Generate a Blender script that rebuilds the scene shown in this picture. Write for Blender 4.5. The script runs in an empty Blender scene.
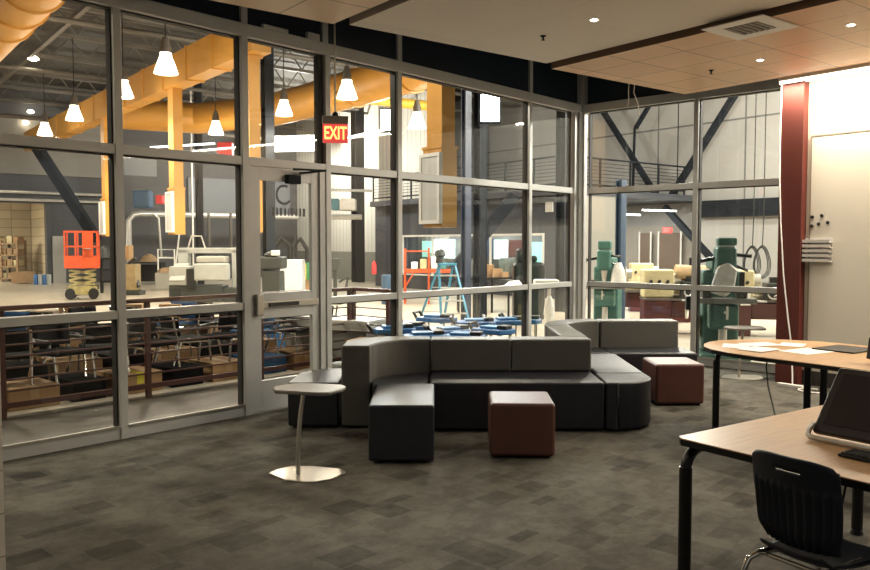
import bpy, bmesh, math, random
from math import sin, cos, radians, pi, atan, sqrt
from mathutils import Vector, Matrix
random.seed(7)
C = bpy.context.scene.collection
# ---------------------------------------------------------------- camera frame
FOC = 800.0; EYE = 1.65; PITCH = atan(41/FOC); YAW = radians(42)
SHOP = radians(-10.2)                      # the building grid is turned 10.2 degrees against the glass corner
def RF(r, F):                              # metres to the right of / in front of the eye -> plan point
    return (F*cos(YAW)+r*sin(YAW), F*sin(YAW)-r*cos(YAW))
def ZZ(py, F): return EYE+F*math.tan(atan((285-py)/FOC)-PITCH)   # height of row py at distance F
def W(px, F, py=244):                      # plan point seen in column px (row py) at distance F
    return RF((px-435)/FOC*(F*cos(PITCH)-(ZZ(py,F)-EYE)*sin(PITCH)), F)
def S(u, v):                               # building grid -> plan
    return (u*cos(SHOP)-v*sin(SHOP), u*sin(SHOP)+v*cos(SHOP))
CAMR = YAW-pi/2                            # rotation that makes local x point right, local y away

# ---------------------------------------------------------------- materials
MT = {}
def mat(name, col, rough=.6, metal=0, emit=0, ecol=None, noise=0, nscale=8, bump=0, bscale=60, spec=.5, coat=0, stretch=(1,1,1)):
    if name in MT: return MT[name]
    m = bpy.data.materials.new(name); m.use_nodes = True
    nt = m.node_tree; b = nt.nodes['Principled BSDF']
    c = (*col, 1)
    b.inputs['Base Color'].default_value = c; b.inputs['Roughness'].default_value = rough
    b.inputs['Metallic'].default_value = metal; b.inputs['Specular IOR Level'].default_value = spec
    b.inputs['Coat Weight'].default_value = coat
    if emit:
        b.inputs['Emission Color'].default_value = (*(ecol or col), 1); b.inputs['Emission Strength'].default_value = emit
    if noise or bump:
        tc = nt.nodes.new('ShaderNodeTexCoord'); mp = nt.nodes.new('ShaderNodeMapping'); mp.inputs['Scale'].default_value = stretch
        nt.links.new(tc.outputs['Object'], mp.inputs[0])
        if noise:
            n = nt.nodes.new('ShaderNodeTexNoise'); n.inputs['Scale'].default_value = nscale; n.inputs['Detail'].default_value = 6
            r = nt.nodes.new('ShaderNodeValToRGB')
            r.color_ramp.elements[0].position = .3; r.color_ramp.elements[1].position = .7
            r.color_ramp.elements[0].color = (*[max(0, x*(1-noise)) for x in col], 1)
            r.color_ramp.elements[1].color = (*[min(1, x*(1+noise)) for x in col], 1)
            nt.links.new(mp.outputs[0], n.inputs[0]); nt.links.new(n.outputs[0], r.inputs[0]); nt.links.new(r.outputs[0], b.inputs['Base Color'])
        if bump:
            n2 = nt.nodes.new('ShaderNodeTexNoise'); n2.inputs['Scale'].default_value = bscale
            bp = nt.nodes.new('ShaderNodeBump'); bp.inputs['Strength'].default_value = bump; bp.inputs['Distance'].default_value = .01
            nt.links.new(mp.outputs[0], n2.inputs[0]); nt.links.new(n2.outputs[0], bp.inputs['Height']); nt.links.new(bp.outputs[0], b.inputs['Normal'])
    MT[name] = m; return m

def nodes(name):
    m = bpy.data.materials.new(name); m.use_nodes = True; MT[name] = m
    return m, m.node_tree, m.node_tree.nodes['Principled BSDF']

def glass_mat():
    m = bpy.data.materials.new('window_glass'); m.use_nodes = True; nt = m.node_tree; nt.nodes.clear()
    o = nt.nodes.new('ShaderNodeOutputMaterial'); t = nt.nodes.new('ShaderNodeBsdfTransparent'); g = nt.nodes.new('ShaderNodeBsdfGlossy')
    t.inputs[0].default_value = (.93, .95, .94, 1); g.inputs['Roughness'].default_value = .02; g.inputs[0].default_value = (.9, .9, .9, 1)
    f = nt.nodes.new('ShaderNodeFresnel'); ge = nt.nodes.new('ShaderNodeNewGeometry'); mr = nt.nodes.new('ShaderNodeMapRange')
    mr.inputs['To Min'].default_value = 1.45; mr.inputs['To Max'].default_value = 1/1.45
    nt.links.new(ge.outputs['Backfacing'], mr.inputs['Value']); nt.links.new(mr.outputs[0], f.inputs[0])
    mx = nt.nodes.new('ShaderNodeMixShader')
    nt.links.new(f.outputs[0], mx.inputs[0]); nt.links.new(t.outputs[0], mx.inputs[1]); nt.links.new(g.outputs[0], mx.inputs[2]); nt.links.new(mx.outputs[0], o.inputs[0])
    return m
GLASS = glass_mat()

def grid_mat(name, col, line, size, origin, rot, lw=.012, rough=.6, var=.06, grain=None, axes='XY'):
    """panels of a given size with thin joints, in plan or on a wall, grid turned by rot"""
    m, nt, b = nodes(name); L = nt.links.new
    g = nt.nodes.new('ShaderNodeNewGeometry')
    mp = nt.nodes.new('ShaderNodeVectorRotate'); mp.rotation_type = 'Z_AXIS'; mp.inputs['Angle'].default_value = -rot
    L(g.outputs['Position'], mp.inputs['Vector'])
    sp = nt.nodes.new('ShaderNodeSeparateXYZ'); L(mp.outputs[0], sp.inputs[0])
    def M(op, a, bb=None, c=None):
        n = nt.nodes.new('ShaderNodeMath'); n.operation = op
        for k, x in enumerate((a, bb, c)):
            if x is None: continue
            if isinstance(x, (int, float)): n.inputs[k].default_value = x
            else: L(x, n.inputs[k])
        return n.outputs[0]
    cells, edges = [], []
    for k, ax in enumerate(axes):
        u = M('DIVIDE', M('SUBTRACT', sp.outputs[ax], origin[k]), size[k])
        cells.append(M('FLOOR', u)); fr = M('FRACT', u)
        d = M('MULTIPLY', M('MINIMUM', fr, M('SUBTRACT', 1.0, fr)), size[k])
        edges.append(M('LESS_THAN', d, lw/2))
    e = M('MAXIMUM', *edges)
    cb = nt.nodes.new('ShaderNodeCombineXYZ'); L(cells[0], cb.inputs[0]); L(cells[1], cb.inputs[1])
    wn = nt.nodes.new('ShaderNodeTexWhiteNoise'); wn.noise_dimensions = '2D'; L(cb.outputs[0], wn.inputs['Vector'])
    v = M('MULTIPLY_ADD', wn.outputs[0], 2*var, 1-var)
    if grain:
        ns = nt.nodes.new('ShaderNodeTexNoise'); ns.inputs['Scale'].default_value = grain[0]; ns.inputs['Detail'].default_value = 5
        mm = nt.nodes.new('ShaderNodeMapping'); mm.inputs['Scale'].default_value = grain[1]; L(mp.outputs[0], mm.inputs[0]); L(mm.outputs[0], ns.inputs[0])
        v = M('MULTIPLY', v, M('MULTIPLY_ADD', ns.outputs[0], grain[2], 1-grain[2]/2))
    sc = nt.nodes.new('ShaderNodeVectorMath'); sc.operation = 'SCALE'; sc.inputs[0].default_value = col; L(v, sc.inputs['Scale'])
    mx = nt.nodes.new('ShaderNodeMix'); mx.data_type = 'RGBA'; L(e, mx.inputs[0]); L(sc.outputs[0], mx.inputs[6]); mx.inputs[7].default_value = (*line, 1)
    L(mx.outputs[2], b.inputs['Base Color']); b.inputs['Roughness'].default_value = rough
    return m

def carpet_mat():
    m, nt, b = nodes('carpet'); L = nt.links.new
    g = nt.nodes.new('ShaderNodeNewGeometry')
    vr = nt.nodes.new('ShaderNodeVectorRotate'); vr.rotation_type = 'Z_AXIS'; vr.inputs['Angle'].default_value = 0.0
    L(g.outputs['Position'], vr.inputs['Vector'])
    def snap(sx, sy, off, sc):
        a = nt.nodes.new('ShaderNodeMapping'); a.inputs['Scale'].default_value = (1/sx, 1/sy, 0); a.inputs['Location'].default_value = (off, off*1.7, 0)
        L(vr.outputs[0], a.inputs[0])
        f = nt.nodes.new('ShaderNodeVectorMath'); f.operation = 'FLOOR'; L(a.outputs[0], f.inputs[0])
        w = nt.nodes.new('ShaderNodeTexNoise'); w.inputs['Scale'].default_value = sc; w.inputs['Detail'].default_value = 3; L(f.outputs[0], w.inputs['Vector'])
        m1 = nt.nodes.new('ShaderNodeMapRange'); m1.interpolation_type = 'SMOOTHSTEP'; m1.inputs['From Min'].default_value = .545; m1.inputs['From Max'].default_value = .66
        L(w.outputs[0], m1.inputs['Value']); return m1.outputs[0]
    n = nt.nodes.new('ShaderNodeTexNoise'); n.inputs['Scale'].default_value = 3.6; n.inputs['Detail'].default_value = 12; n.inputs['Roughness'].default_value = .78
    L(vr.outputs[0], n.inputs[0])
    def M(op, *a):
        q = nt.nodes.new('ShaderNodeMath'); q.operation = op
        for k, x in enumerate(a):
            if isinstance(x, (int, float)): q.inputs[k].default_value = x
            else: L(x, q.inputs[k])
        return q.outputs[0]
    s1 = snap(.20, .09, .3, .43); s2 = snap(.26, .20, 5.8, .55)
    t = M('ADD', M('MULTIPLY', s1, .30), M('ADD', M('MULTIPLY', s2, .27), M('MULTIPLY_ADD', n.outputs[0], 1.7, -.35)))
    r = nt.nodes.new('ShaderNodeValToRGB'); L(t, r.inputs[0])
    r.color_ramp.elements[0].position = .35; r.color_ramp.elements[0].color = (.140, .133, .112, 1)
    r.color_ramp.elements[1].position = 1.0; r.color_ramp.elements[1].color = (.045, .042, .035, 1)
    el = r.color_ramp.elements.new(.62); el.color = (.092, .086, .072, 1)
    L(r.outputs[0], b.inputs['Base Color']); b.inputs['Roughness'].default_value = .95; b.inputs['Specular IOR Level'].default_value = .15
    n2 = nt.nodes.new('ShaderNodeTexNoise'); n2.inputs['Scale'].default_value = 220
    bp = nt.nodes.new('ShaderNodeBump'); bp.inputs['Strength'].default_value = .5; bp.inputs['Distance'].default_value = .004
    L(g.outputs['Position'], n2.inputs[0]); L(n2.outputs[0], bp.inputs['Height']); L(bp.outputs[0], b.inputs['Normal'])
    return m

alu = mat('brushed_aluminium', (.50, .505, .49), .42, .2, noise=.05, nscale=3)
silver = mat('satin_silver', (.55, .52, .46), .32, .85)
chrome = mat('chrome', (.75, .72, .66), .15, 1)
black = mat('black_plastic', (.012, .012, .013), .4)
rubber = mat('black_rubber', (.01, .01, .01), .8)
gasket = mat('dark_gasket', (.02, .018, .016), .7)
leather = mat('black_vinyl', (.014, .0155, .021), .42, noise=.1, nscale=20, bump=.15, bscale=350, spec=.45)
greyv = mat('grey_vinyl', (.100, .100, .090), .48, noise=.06, nscale=12, bump=.12, bscale=350, spec=.4)
brownv = mat('brown_vinyl', (.098, .036, .026), .42, noise=.08, nscale=12, bump=.12, bscale=350, spec=.45)
woodt = mat('light_wood_laminate', (.50, .305, .145), .38, noise=.10, nscale=5, stretch=(1, 9, 1), spec=.4)
blackm = mat('black_metal', (.012, .012, .012), .35, .3)
paper = mat('white_paper', (.85, .84, .80), .8)
navyw = mat('navy_spandrel', (.010, .017, .028), .35, noise=.15, nscale=2)
redp = mat('rust_red_paint', (.095, .014, .007), .65, noise=.06, nscale=5)
wallw = mat('warm_white_paint', (.62, .55, .44), .7, noise=.02, nscale=3)
boardm = mat('writing_board', (.74, .70, .60), .42)
whitep = mat('white_plastic', (.78, .76, .72), .5)
base_d = mat('dark_vinyl_base', (.02, .017, .014), .6)
orange = mat('yellow_duct_paint', (.55, .27, .045), .5, noise=.10, nscale=1.5)
grill = mat('grille_grey', (.55, .55, .53), .6, bump=.6, bscale=90)
grillf = mat('grille_frame_white', (.75, .74, .70), .5)
navy = mat('navy_block_wall', (.055, .060, .072), .7, noise=.12, nscale=1.2)
steel_d = mat('dark_steel', (.014, .017, .022), .75, noise=.2, nscale=3, spec=.15)
steel_b = mat('blue_steel', (.03, .06, .11), .5)
conc = mat('polished_concrete', (.44, .39, .31), .32, noise=.16, nscale=.5, spec=.4)
walkm = mat('grey_walkway', (.075, .066, .052), .5, noise=.25, nscale=2.5, stretch=(1, 6, 1))
rail_m = mat('maroon_rail', (.07, .017, .010), .5)
card = mat('cardboard', (.38, .23, .11), .8, noise=.08, nscale=6)
tape = mat('yellow_tape', (.7, .6, .05), .5)
bluep = mat('blue_plastic', (.03, .14, .36), .4)
ora = mat('orange_paint', (.62, .085, .02), .45, noise=.12, nscale=6)
yel = mat('faded_yellow_paint', (.34, .29, .12), .5, noise=.3, nscale=6)
white_m = mat('machine_white', (.40, .41, .38), .45, noise=.1, nscale=4)
cream = mat('machine_cream', (.58, .51, .30), .45, noise=.1, nscale=4)
maroon = mat('machine_maroon', (.085, .016, .015), .45, noise=.15, nscale=4)
green = mat('machine_green', (.045, .13, .105), .42, noise=.15, nscale=4)
dgrey = mat('dark_grey_machine', (.032, .037, .033), .5, noise=.2, nscale=5)
galv = mat('galvanised_duct', (.6, .58, .54), .35, .6, noise=.1, nscale=6)
joist = mat('grey_joist', (.115, .10, .082), .5, noise=.15, nscale=3)
pale = mat('pale_panel', (.50, .49, .45), .6)
deckm = mat('roof_deck', (.055, .048, .038), .7, noise=.2, nscale=2)
teal = mat('teal_paint', (.06, .25, .27), .5)
redpl = mat('red_plastic', (.75, .03, .03), .5)
poly = mat('clear_plastic_sheet', (.62, .62, .60), .3, noise=.2, nscale=9, bump=.8, bscale=14)
lblue = mat('ladder_blue', (.05, .25, .38), .45)
brownd = mat('brown_door', (.10, .07, .05), .6)
pallet = mat('pallet_wood', (.33, .22, .12), .8, noise=.3, nscale=10)
bell = mat('glowing_bell', (1, .85, .68), .5, emit=6, ecol=(1, .82, .62))
floodm = mat('flood_lens', (1, 1, 1), .5, emit=30, ecol=(.92, .97, 1))
ledm = mat('led_strip', (1, 1, 1), .5, emit=5, ecol=(1, .86, .66))
lampm = mat('downlight_lens', (1, 1, 1), .5, emit=30, ecol=(1, .84, .62))
exitm = mat('exit_letter_glow', (1, .2, .05), .5, emit=5, ecol=(1, .25, .06))
exitp = mat('exit_red_panel', (.75, .07, .06), .4, emit=.55, ecol=(1, .12, .1))
exit2 = mat('far_exit_glow', (1, .1, .1), .5, emit=3, ecol=(1, .10, .08))
daym = mat('lit_window_glow', (1, 1, 1), .5, emit=3.5, ecol=(.85, 1, .97))
tealw = mat('lit_teal_window', (.4, 1, .85), .5, emit=1.1, ecol=(.45, .95, .82))
tube_m = mat('fluorescent_tube', (1, 1, 1), .5, emit=4, ecol=(1, .95, .88))
ceilw = grid_mat('white_ceiling_panels', (.76, .70, .63), (.64, .58, .52), (1.22, 1.22), (3.94, .08), SHOP, lw=.006, rough=.7, var=.02)
ceilb = grid_mat('wood_ceiling_panels', (.60, .37, .20), (.20, .11, .055), (.61, .602), (6.42, .12), SHOP, lw=.014, rough=.45, var=.07, grain=(6, (1, 8, 1), .18))
ceill = grid_mat('left_wood_ceiling_panels', (.68, .50, .33), (.22, .15, .09), (1.22, .61), (3.25, .3), SHOP, lw=.014, rough=.5, var=.05, grain=(6, (1, 8, 1), .12))
sidem = mat('dark_wood_edge', (.14, .08, .045), .6)
blockm = grid_mat('white_block', (.62, .57, .48), (.36, .31, .23), (.4, .203), (0, -.01), 0, lw=.008, rough=.6, var=.03, axes='XZ')
metalw = grid_mat('pale_wall_panels', (.36, .35, .33), (.13, .13, .13), (3.4, 2.95), (.9, 2.78), SHOP, lw=.06, rough=.6, var=.03, axes='YZ')
ribbed = grid_mat('ribbed_pale_panels', (.60, .58, .52), (.40, .38, .34), (.30, 50), (0, -10), SHOP, lw=.05, rough=.55, var=.02, axes='YZ')
darkwall = grid_mat('dark_far_wall', (.062, .062, .066), (.05, .05, .054), (.4, .2), (0, 0), SHOP, lw=.02, rough=.7, var=.06, axes='XZ')
lightblock = grid_mat('beige_block', (.55, .46, .32), (.30, .24, .16), (.8, .4), (0, 0), SHOP, lw=.03, rough=.7, var=.10, axes='XZ')
carpet = carpet_mat()

# ---------------------------------------------------------------- mesh building
class MB:
    def __init__(s): s.v = []; s.f = []
    def add(s, vs, fs, M=None):
        k = len(s.v); s.v += [tuple(M @ Vector(p)) if M else tuple(p) for p in vs]; s.f += [tuple(i+k for i in f) for f in fs]; return s
    def box(s, x0, x1, y0, y1, z0, z1, M=None):
        return s.add([(x0,y0,z0),(x1,y0,z0),(x1,y1,z0),(x0,y1,z0),(x0,y0,z1),(x1,y0,z1),(x1,y1,z1),(x0,y1,z1)],
                     [(0,3,2,1),(4,5,6,7),(0,1,5,4),(1,2,6,5),(2,3,7,6),(3,0,4,7)], M)
    def cb(s, c, d, rz=0):                     # centred box
        M = Matrix.Translation(c) @ Matrix.Rotation(rz, 4, 'Z')
        return s.box(-d[0]/2, d[0]/2, -d[1]/2, d[1]/2, -d[2]/2, d[2]/2, M)
    def prism(s, poly, z0, z1):
        n = len(poly); a = sum(poly[i][0]*poly[(i+1)%n][1]-poly[(i+1)%n][0]*poly[i][1] for i in range(n))
        if a < 0: poly = poly[::-1]
        return s.add([(x,y,z0) for x,y in poly]+[(x,y,z1) for x,y in poly],
                     [tuple(range(n))[::-1], tuple(range(n,2*n))]+[(i,(i+1)%n,n+(i+1)%n,n+i) for i in range(n)])
    def tube(s, pts, r, n=8, cap=True):
        pts = [Vector(p) for p in pts]; k = len(s.v); up = None; m = len(pts)
        rr = r if isinstance(r, (list, tuple)) else [r]*m
        for i, p in enumerate(pts):
            d = (pts[min(i+1,m-1)]-pts[max(i-1,0)]).normalized()
            if up is None:
                up = d.orthogonal().normalized()
            up = (up-d*up.dot(d)).normalized(); b = d.cross(up)
            for j in range(n):
                t = 2*pi*j/n; s.v.append(tuple(p+(up*cos(t)+b*sin(t))*rr[i]))
        for i in range(m-1):
            for j in range(n):
                a = k+i*n+j; c = k+i*n+(j+1)%n; s.f.append((a,c,c+n,a+n))
        if cap: s.f.append(tuple(k+j for j in range(n))[::-1]); s.f.append(tuple(k+(m-1)*n+j for j in range(n)))
        return s
    def bar(s, p, q, w, h=None):               # square bar between two points
        h = h or w; p = Vector(p); q = Vector(q); d = (q-p); L = d.length; d.normalize()
        x = d.cross(Vector((0,0,1)));
        if x.length < 1e-4: x = Vector((1,0,0))
        x.normalize(); y = x.cross(d)
        M = Matrix((x, y, d)).transposed().to_4x4(); M.translation = p
        return s.box(-w/2, w/2, -h/2, h/2, 0, L, M)
    def lathe(s, prof, n=20, c=(0,0,0)):
        k = len(s.v); m = len(prof)
        for r, z in prof:
            for j in range(n): s.v.append((c[0]+r*cos(2*pi*j/n), c[1]+r*sin(2*pi*j/n), c[2]+z))
        for i in range(m-1):
            for j in range(n):
                a = k+i*n+j; b = k+i*n+(j+1)%n; s.f.append((a,b,b+n,a+n))
        s.f.append(tuple(k+j for j in range(n))[::-1]); s.f.append(tuple(k+(m-1)*n+j for j in range(n)))
        return s
    def build(s, name, m, parent=None, bev=0, smooth=False, seg=2, loc=None, rz=0):
        me = bpy.data.meshes.new(name); me.from_pydata(s.v, [], s.f)
        bm = bmesh.new(); bm.from_mesh(me); bmesh.ops.recalc_face_normals(bm, faces=bm.faces); bm.to_mesh(me); bm.free()
        me.materials.append(m)
        o = bpy.data.objects.new(name, me); C.objects.link(o)
        if parent: o.parent = parent
        if loc: o.location = loc; o.rotation_euler.z = rz
        if smooth or bev:
            for p in me.polygons: p.use_smooth = True
            if hasattr(me, 'set_sharp_from_angle'): me.set_sharp_from_angle(angle=radians(40))
        if bev:
            md = o.modifiers.new('bevel', 'BEVEL'); md.width = bev; md.segments = seg; md.limit_method = 'ANGLE'; md.angle_limit = radians(35); md.harden_normals = True
        return o
def tag(o, label, cat, group=None, kind=None):
    o['label'] = label; o['category'] = cat
    if group: o['group'] = group
    if kind: o['kind'] = kind
    return o
def thing(name, label, cat, loc, rz=0, group=None):
    o = bpy.data.objects.new(name, None); C.objects.link(o); o.empty_display_size = .1
    o.location = loc if len(loc) == 3 else (*loc, 0); o.rotation_euler.z = rz
    return tag(o, label, cat, group)
def struct(name, mb, m, parent=None, bev=0, label=None):
    o = mb.build(name, m, parent, bev)
    if not parent:
        o['kind'] = 'structure'
        if label: o['label'] = label
    return o
def copy_tree(o, parent=None):
    c = o.copy(); C.objects.link(c); c.parent = parent
    for ch in [x for x in bpy.data.objects if x.parent == o]: copy_tree(ch, c)
    return c
def arc(cx, cy, r, a0, a1, n=8, ry=None):
    ry = ry or r
    return [(cx+r*cos(radians(a0+(a1-a0)*i/n)), cy+ry*sin(radians(a0+(a1-a0)*i/n))) for i in range(n+1)]
def light(kind, name, loc, power, col, size=.1, rot=None, **k):
    d = bpy.data.lights.new(name, kind); d.energy = power; d.color = col
    if kind == 'POINT': d.shadow_soft_size = size
    if kind == 'SPOT': d.shadow_soft_size = size; d.spot_size = radians(k.get('cone', 100)); d.spot_blend = k.get('blend', .6)
    if kind == 'AREA': d.shape = 'RECTANGLE'; d.size = size; d.size_y = k.get('sy', size)
    o = bpy.data.objects.new(name, d); C.objects.link(o); o.location = loc
    if rot: o.rotation_euler = rot
    return o

# ================================================================ SETTING
U0, V0 = 10.5, 6.5
XP = [2.0, 3.25, 4.52, 5.54, 6.62, 9.16, 10.42]
fl = MB().prism([(-6,-8),(13,-8),(10.56,3.4),(10.56,6.56),(-6,6.56)], -.12, 0); o = struct('floor', fl, carpet, label='brown grey mottled carpet tile floor')
fl2 = MB()
fl2.prism([(-30,6.56),(10.56,6.56),(10.56,-6),(60,-6),(60,60),(-30,60)], -.14, -.003)
o = fl2.build('floor_workshop', conc); o['kind'] = 'structure'; o['label'] = 'polished pale concrete floor of the workshop'
wk = MB().box(-4, 7.3, 6.58, 8.1, -.003, .006).build('floor_walkway', walkm); wk['kind'] = 'structure'; wk['label'] = 'dark streaked walkway strip between glass wall and railing'

# upper opaque band above the header
struct('wall_upper_left', MB().box(-2, 10.6, 6.47, 6.56, 3.721, 5.4), navyw, label='dark navy band above the long glass wall')
struct('wall_upper_right', MB().box(10.47, 10.56, 3.3, 6.469, 3.721, 5.4), navyw, label='dark navy band above the short glass wall')
tm = MB()
for x in (4.475, 5.465, 6.56, 9.13): tm.box(x-.035, x+.035, 6.44, 6.47, 3.721, 5.3)
tm.box(10.32, 10.46, 6.36, 6.46, 3.721, 5.3)
struct('trim_1', tm, alu, label='thin grey mullions above the header')
struct('trim_2', MB().box(1.5, 10.56, 6.425, 6.58, 3.60, 3.72), alu, bev=.006, label='grey metal header beam over the long glass wall')
struct('trim_3', MB().box(10.425, 10.58, 3.3, 6.42, 3.60, 3.72), alu, bev=.006, label='grey metal header beam over the short glass wall')
struct('trim_4', MB().box(10.277, 10.55, 6.46, 6.55, 0, 3.6).box(10.36,10.46,6.43,6.46,0,3.6).box(10.45,10.55,6.412,6.46,0,3.6), alu, bev=.006, label='grey corner post of the glass walls')
cap = MB(); cap.cb((4.83, 6.445, 3.74), (.30, .045, .04)); cap.cb((5.3,6.445,3.755),(.16,.045,.07)); struct('trim_5', cap, alu, bev=.01, label='metal bracket pieces on top of the header beam')

def bay(n, x0, x1, along='x', zs=((.10,1.02),(1.09,2.40),(2.48,3.6)), label='', sill=True, mull=True, deep=.12):
    """one glazed bay: mullions half each side, rails, a pane per light"""
    fr = MB(); w = .034
    def B(a, b, z0, z1, d0, d1):
        if along == 'x': fr.box(a, b, V0+d0, V0+d1, z0, z1)
        else: fr.box(U0+d0, U0+d1, a, b, z0, z1)
    B(x0-w+.0005, x0+w-.0005, 0, 3.6, -.06, .06)
    rails = [(0, .10), (1.02, 1.09), (2.40, 2.48)]
    for a, b in rails: B(x0+w, x1-w, a, b, -.05, .05)
    f = struct('window_%d' % n, fr, alu, bev=.003, label=label)
    gk = MB()
    def G(a, b, z0, z1):
        if along == 'x': gk.box(a, b, V0-.02, V0+.055, z0, z1)
        else: gk.box(U0-.02, U0+.055, a, b, z0, z1)
    for z0, z1 in zs:
        t = .012
        G(x0+w, x0+w+t, z0, z1); G(x1-w-t, x1-w, z0, z1); G(x0+w+t, x1-w-t, z1-t, z1)
    gk.build('gasket', gasket, f)
    for z0, z1 in zs:
        p = MB()
        if along == 'x': p.box(x0+w+.001, x1-w-.001, V0-.004, V0+.004, z0, z1)
        else: p.box(U0-.004, U0+.004, x0+w+.001, x1-w-.001, z0, z1)
        p.build('glass_pane', GLASS, f)
    if True:
        b = MB()
        if along == 'x': b.box(x0+w, x1-w, V0-.065, V0-.05, .10, .118)
        else: b.box(U0-.065, U0-.05, x0+w, x1-w, .10, .118)
        b.build('glazing_bead', silver, f)
    return f
bay(1, 1.92, 3.228, label='glazed bay at the far left of the glass wall')
bay(2, 3.228, 4.475, label='glazed bay just left of the glass door')
# above the door: transom light only
fr = MB()
fr.box(4.475-.036, 4.475+.036, V0-.06, V0+.06, 0, 3.6)
fr.box(4.511, 5.459, V0-.06, V0+.06, 2.40, 2.48)
f = struct('window_3', fr, alu, bev=.003, label='glazed light above the door')
MB().box(4.512, 5.458, V0-.004, V0+.004, 2.48, 3.6).build('glass_pane', GLASS, f)
MB().box(4.511,4.523,V0-.02,V0+.05,2.48,3.6).box(5.395,5.458,V0-.02,V0+.05,2.48,3.6).box(4.523,5.395,V0-.02,V0+.05,3.588,3.6).build('gasket', gasket, f)
bay(4, 5.495, 6.56, label='glazed bay just right of the glass door')
bay(5, 6.56, 9.13, label='widest glazed bay behind the sofa')
bay(6, 9.13, 10.24, label='narrow glazed bay beside the corner post')
bay(7, 4.665, 6.375, along='y', label='glazed bay right of the corner post')
bay(8, 3.36, 4.665, along='y', label='glazed bay beside the red column')
# door
d = MB()
x0, x1 = 4.55, 5.385
d.box(x0, x0+.10, 6.47, 6.515, .012, 2.39).box(x1-.10, x1, 6.47, 6.515, .012, 2.39)
d.box(x0+.10, x1-.10, 6.47, 6.515, .012, .31).box(x0+.10, x1-.10, 6.47, 6.515, .92, 1.17).box(x0+.10, x1-.10, 6.47, 6.515, 2.27, 2.39)
door = struct('door_1', d, alu, bev=.003, label='glass door with a black touch bar')
MB().box(x0+.101, x1-.101, 6.488, 6.494, .31, .92).build('glass_pane', GLASS, door)
MB().box(x0+.101, x1-.101, 6.488, 6.494, 1.17, 2.27).build('glass_pane', GLASS, door)
MB().box(4.511, 4.55, V0-.04, V0+.06, 0, 2.40).box(5.385, 5.459, V0-.05, V0+.08, 0, 2.40).build('door_frame', alu, door)
MB().box(x0-.03, x1+.02, V0-.06, V0+.06, 0.0, .012).build('threshold', silver, door)
MB().box(x0+.17, x1-.30, 6.425, 6.45, 1.035, 1.075).build('touch_bar', black, door, bev=.004)
MB().box(x0+.10, x1-.03, 6.44, 6.47, 1.025, 1.085).build('bar_rail', silver, door, bev=.004)
MB().box(x0+.02, x0+.10, 6.415, 6.47, .955, 1.165).build('latch_housing', silver, door, bev=.012)
MB().box(4.95, 5.11, 6.41, 6.47, 2.25, 2.34).build('closer_body', steel_d, door, bev=.004)
MB().bar((5.1,6.42,2.36),(5.38,6.35,2.40),.02).bar((5.38,6.35,2.40),(4.95,6.33,2.385),.02).build('closer_arm', steel_d, door)
dc = MB()
for k in range(12):
    a0 = radians(60+k*22); 
    dc.bar((4.95+.09*cos(a0),6.4865,2.14+.09*sin(a0)),(4.95+.09*cos(a0+.35),6.4865,2.14+.09*sin(a0+.35)),.002,.025)
xx = 4.80
for w_ in (.05,.04,.05,.045,.03,.05,.05,.04,.05):
    dc.box(xx, xx+w_*.55, 6.486, 6.487, 1.93, 2.01); xx += w_+.004
dc.build('door_decal', mat('grey_decal', (.10, .10, .11), .6), door)
# block pier at the left edge
struct('wall_left', MB().box(-1.2, 1.385, 3.95, 6.40, 0, 5.2), blockm, label='white painted block wall at the left edge')
# red column + board wall (turned with the building)
def sb(mb, u0, u1, v0, v1, z0, z1):
    mb.prism([S(u0,v0),S(u1,v0),S(u1,v1),S(u0,v1)], z0, z1); return mb
struct('trim_6', sb(MB(), 9.06, 9.40, 4.75, 5.03, 0, 3.62), redp, bev=.004, label='tall rust red column between glass and whiteboard wall')
struct('wall_right', sb(MB(), 9.17, 9.40, -4, 4.749, 0, 5.2), wallw, label='cream wall with writing board')
struct('wall_right_return', MB().prism([S(9.40,4.75), S(9.40,4.98), (10.56,3.36), (10.56,3.20)], 0, 5.2), wallw, label='short return wall behind the red column')
struct('baseboard_right', sb(MB(), 9.155, 9.17, -4, 4.745, 0, .17), base_d, label='dark vinyl skirting under the board wall')
brd = tag(sb(MB(), 9.150, 9.168, -1.5, 4.70, .45, 2.90).build('writing_board', boardm, bev=.002), 'large pale writing board covering the right wall', 'whiteboard')
sb(MB(), 9.146,9.15,-1.5,4.70,2.885,2.90).build('board_edge', mat('board_edge',(.30,.27,.21),.5), brd)
sb(MB(), 9.146,9.15,4.685,4.70,.45,2.885).build('board_edge', MT['board_edge'], brd)

# ceiling clouds: left wood, white, right wood
def cloud(name, poly, z, m, side, label):
    P = [S(*p) for p in poly]
    o = struct(name, MB().prism(P, z, z+.11), m, label=label)
    o.data.materials.append(side)
    for p in o.data.polygons:
        if abs(p.normal.z) < .5: p.material_index = 1
    return o
ceils = mat('pale_cloud_edge', (.40,.33,.27), .7)
cloud('ceiling_left', [(-4,-6),(3.79,-6),(3.79,6.40),(-4,6.40)], 3.645, ceill, sidem, 'wood panel ceiling cloud at upper left')
cloud('ceiling_middle', [(3.94,-6),(6.50,-6),(6.50,6.36),(3.94,6.36)], 3.655, ceilw, ceils, 'pale panel ceiling cloud in the middle')
cloud('ceiling_right', [(6.56,-6),(9.04,-6),(9.04,6.34),(6.56,6.34)], 3.60, ceilb, sidem, 'warm wood panel ceiling cloud on the right')
struct('ceiling', MB().prism([(-6,-8),(13,-8),(10.6,3.3),(10.6,6.6),(-6,6.6)], 5.2, 5.4), mat('dark_plenum',(.012,.012,.014),.9), label='dark structural ceiling above the clouds')

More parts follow.
